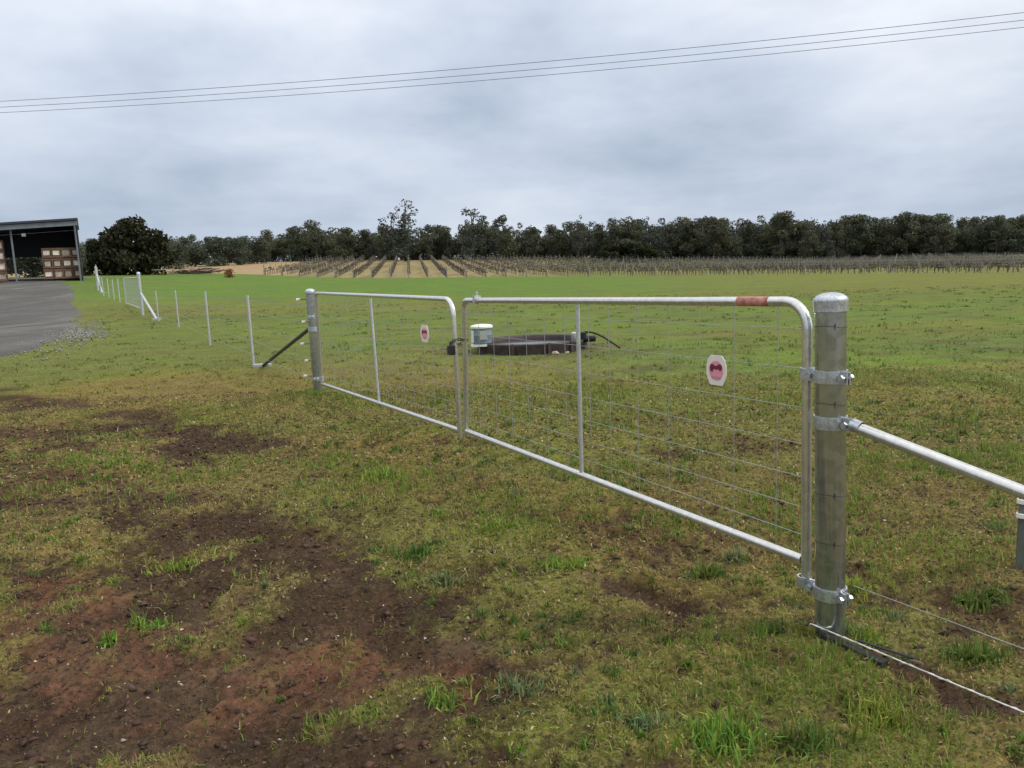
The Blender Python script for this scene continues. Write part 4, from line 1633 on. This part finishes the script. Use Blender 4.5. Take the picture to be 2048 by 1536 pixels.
LG, DG, BG = (.165, .265, .045), (.085, .160, .036), (.150, .215, .095)
for w in (
    (.64, 2.25, .15, 520, .085, .0065, LG, 'largest bright grass tuft at the bottom edge left of the near post', 1.0),
    (.86, 2.20, .12, 260, .075, .0065, DG, 'darker leafy tuft touching the right of the largest bottom tuft'),
    (1.69, 2.70, .13, 420, .075, .006, DG, 'dark green tuft in the right corner behind the bottom strand'),
    (1.18, 2.36, .13, 240, .075, .006, LG, 'yellow green tuft at the bottom right corner below the strand'),
    (-1.055, 5.70, .17, 240, .09, .009, LG, 'bright tuft alone on the verge left of the meeting gate stiles'),
    (-.557, 4.02, .12, 220, .075, .008, DG, 'dark green weed below the meeting stiles in mid verge'),
    (-.36, 3.64, .10, 120, .08, .011, BG, 'pale blue green thistle rosette on the brown verge'),
    (.23, 3.78, .16, 260, .075, .007, LG, 'bright green patch left of the bare earth near the bottom rail'),
    (.93, 3.62, .11, 200, .085, .008, DG, 'dark weed under the bottom rail of the nearer gate'),
    (1.10, 3.78, .09, 140, .075, .008, BG, 'small pale weed just right of the dark one under the rail'),
    (-1.69, 3.30, .13, 200, .06, .006, LG, 'light green tuft at the top of the bare red earth'),
    (-1.80, 3.14, .06, 110, .055, .006, LG, 'tiny tuft left of the light green one on bare earth'),
    (-1.88, 4.02, .17, 280, .06, .007, LG, 'grass strip between the two bare wheel tracks'),
    (-.29, 2.57, .10, 150, .065, .006, LG, 'spiky light tuft right of the red earth near the bottom'),
    (-.02, 2.62, .12, 170, .06, .006, BG, 'grey green tuft in the bottom middle of the verge'),
    (.38, 2.36, .08, 120, .055, .007, BG, 'small blue green weed left of the largest bottom tuft'),
    (2.05, 3.25, .15, 260, .07, .008, DG, 'dark green weeds by the short stake at the right edge'),
    (1.52, 3.35, .14, 220, .08, .008, LG, 'light weed just behind the near post'),
    (-.10, 4.45, .20, 260, .06, .007, LG, 'broad green patch on the verge below the gate middle'),
    (1.36, 2.86, .08, 120, .06, .006, LG, 'green blades at the right foot of the near post'),
    (-2.60, 10.05, .16, 160, .09, .010, LG, 'grass grown up round the foot of the far gate post'),
    (1.02, 2.98, .10, 160, .06, .006, DG, 'dark tuft at the left foot of the near post'),
):
    weed(*w)


def pebbles():
    import bmesh
    bm = bmesh.new()
    bm.free()
    bv = np.array([(1, 0, 0), (-1, 0, 0), (0, 1, 0), (0, -1, 0), (0, 0, 1), (0, 0, -1.0)])
    bf = np.array([(0, 2, 4), (2, 1, 4), (1, 3, 4), (3, 0, 4), (2, 0, 5), (1, 2, 5), (3, 1, 5), (0, 3, 5)])
    n = 30000
    y = np.sqrt(rng.uniform(1.9 ** 2, 8.5 ** 2, n))
    x = rng.uniform(-.82, .8, n) * y
    m, red = bare(x, y)
    keep = rng.random(n) < .10 + .9 * m
    x, y, m = x[keep], y[keep], m[keep]
    n = len(x)
    # fine crumbs of earth, a few pale chips
    s = np.exp(rng.normal(math.log(.0055), .5, n)) * (.7 + y * .12)
    s = np.clip(s, .003, .020)
    big = (rng.random(n) < .022) & (m > .5)
    s[big] = rng.uniform(.010, .020, int(big.sum()))
    pale = (rng.random(n) < .04) & ~big
    s[pale] = np.clip(s[pale], .003, .008)
    col = np.where(pale[:, None], np.array([[.46, .38, .30]]), np.array([[.075, .052, .038]])) * rng.uniform(.6, 1.35, (n, 1))
    col = np.where((rng.random(n) < .12)[:, None] & ~pale[:, None], np.array([[.105, .062, .042]]), col)
    J = bv[None] * (1 + rng.normal(0, .28, (n, len(bv), 1))) + rng.normal(0, .22, (n, len(bv), 3))
    J = J * s[:, None, None] * np.stack([rng.uniform(.7, 1.4, n), rng.uniform(.7, 1.4, n), rng.uniform(.4, .8, n)], 1)[:, None, :]
    J += np.stack([x, y, gz(x, y) + s * .2], 1)[:, None, :]
    F = (bf[None] + (np.arange(n) * len(bv))[:, None, None]).reshape(-1, 3)
    me = raw_mesh('pebbles', J.reshape(-1, 3), F, 3)
    set_color(me, np.repeat(col, len(bv), 0))
    o = link('pebbles', me, M['clod'])
    tag(o, 'small pale chips and crumbs of brown earth scattered on bare soil', None, kind='stuff')
    # pale stones heaped on the edge of the gravel
    n = 1400
    q = np.where(rng.random(n) < .7, rng.normal(24, 2.2, n), rng.uniform(15.5, 34, n))
    xx = gravel_edge(q) + rng.normal(.0, .45, n)
    s = rng.uniform(.008, .03, n)
    J = (bv[None] * (1 + rng.normal(0, .28, (n, len(bv), 1))) + rng.normal(0, .22, (n, len(bv), 3))) * s[:, None, None]
    J += np.stack([xx, q, macro(xx, q) + .03], 1)[:, None, :]
    F = (bf[None] + (np.arange(n) * len(bv))[:, None, None]).reshape(-1, 3)
    me = raw_mesh('edge_stones', J.reshape(-1, 3), F, 3)
    set_color(me, np.repeat(np.array([[.24, .235, .225]]) * rng.uniform(.6, 1.3, (n, 1)), len(bv), 0))
    o = link('edge_stones', me, M['clod'])
    tag(o, 'loose pale grey stones spilled along the edge of the gravel yard', None, kind='stuff')


M['clod'] = leaf_mat('earth_crumb', trans=0.0, rough=.9, sat_var=0.0)
pebbles()
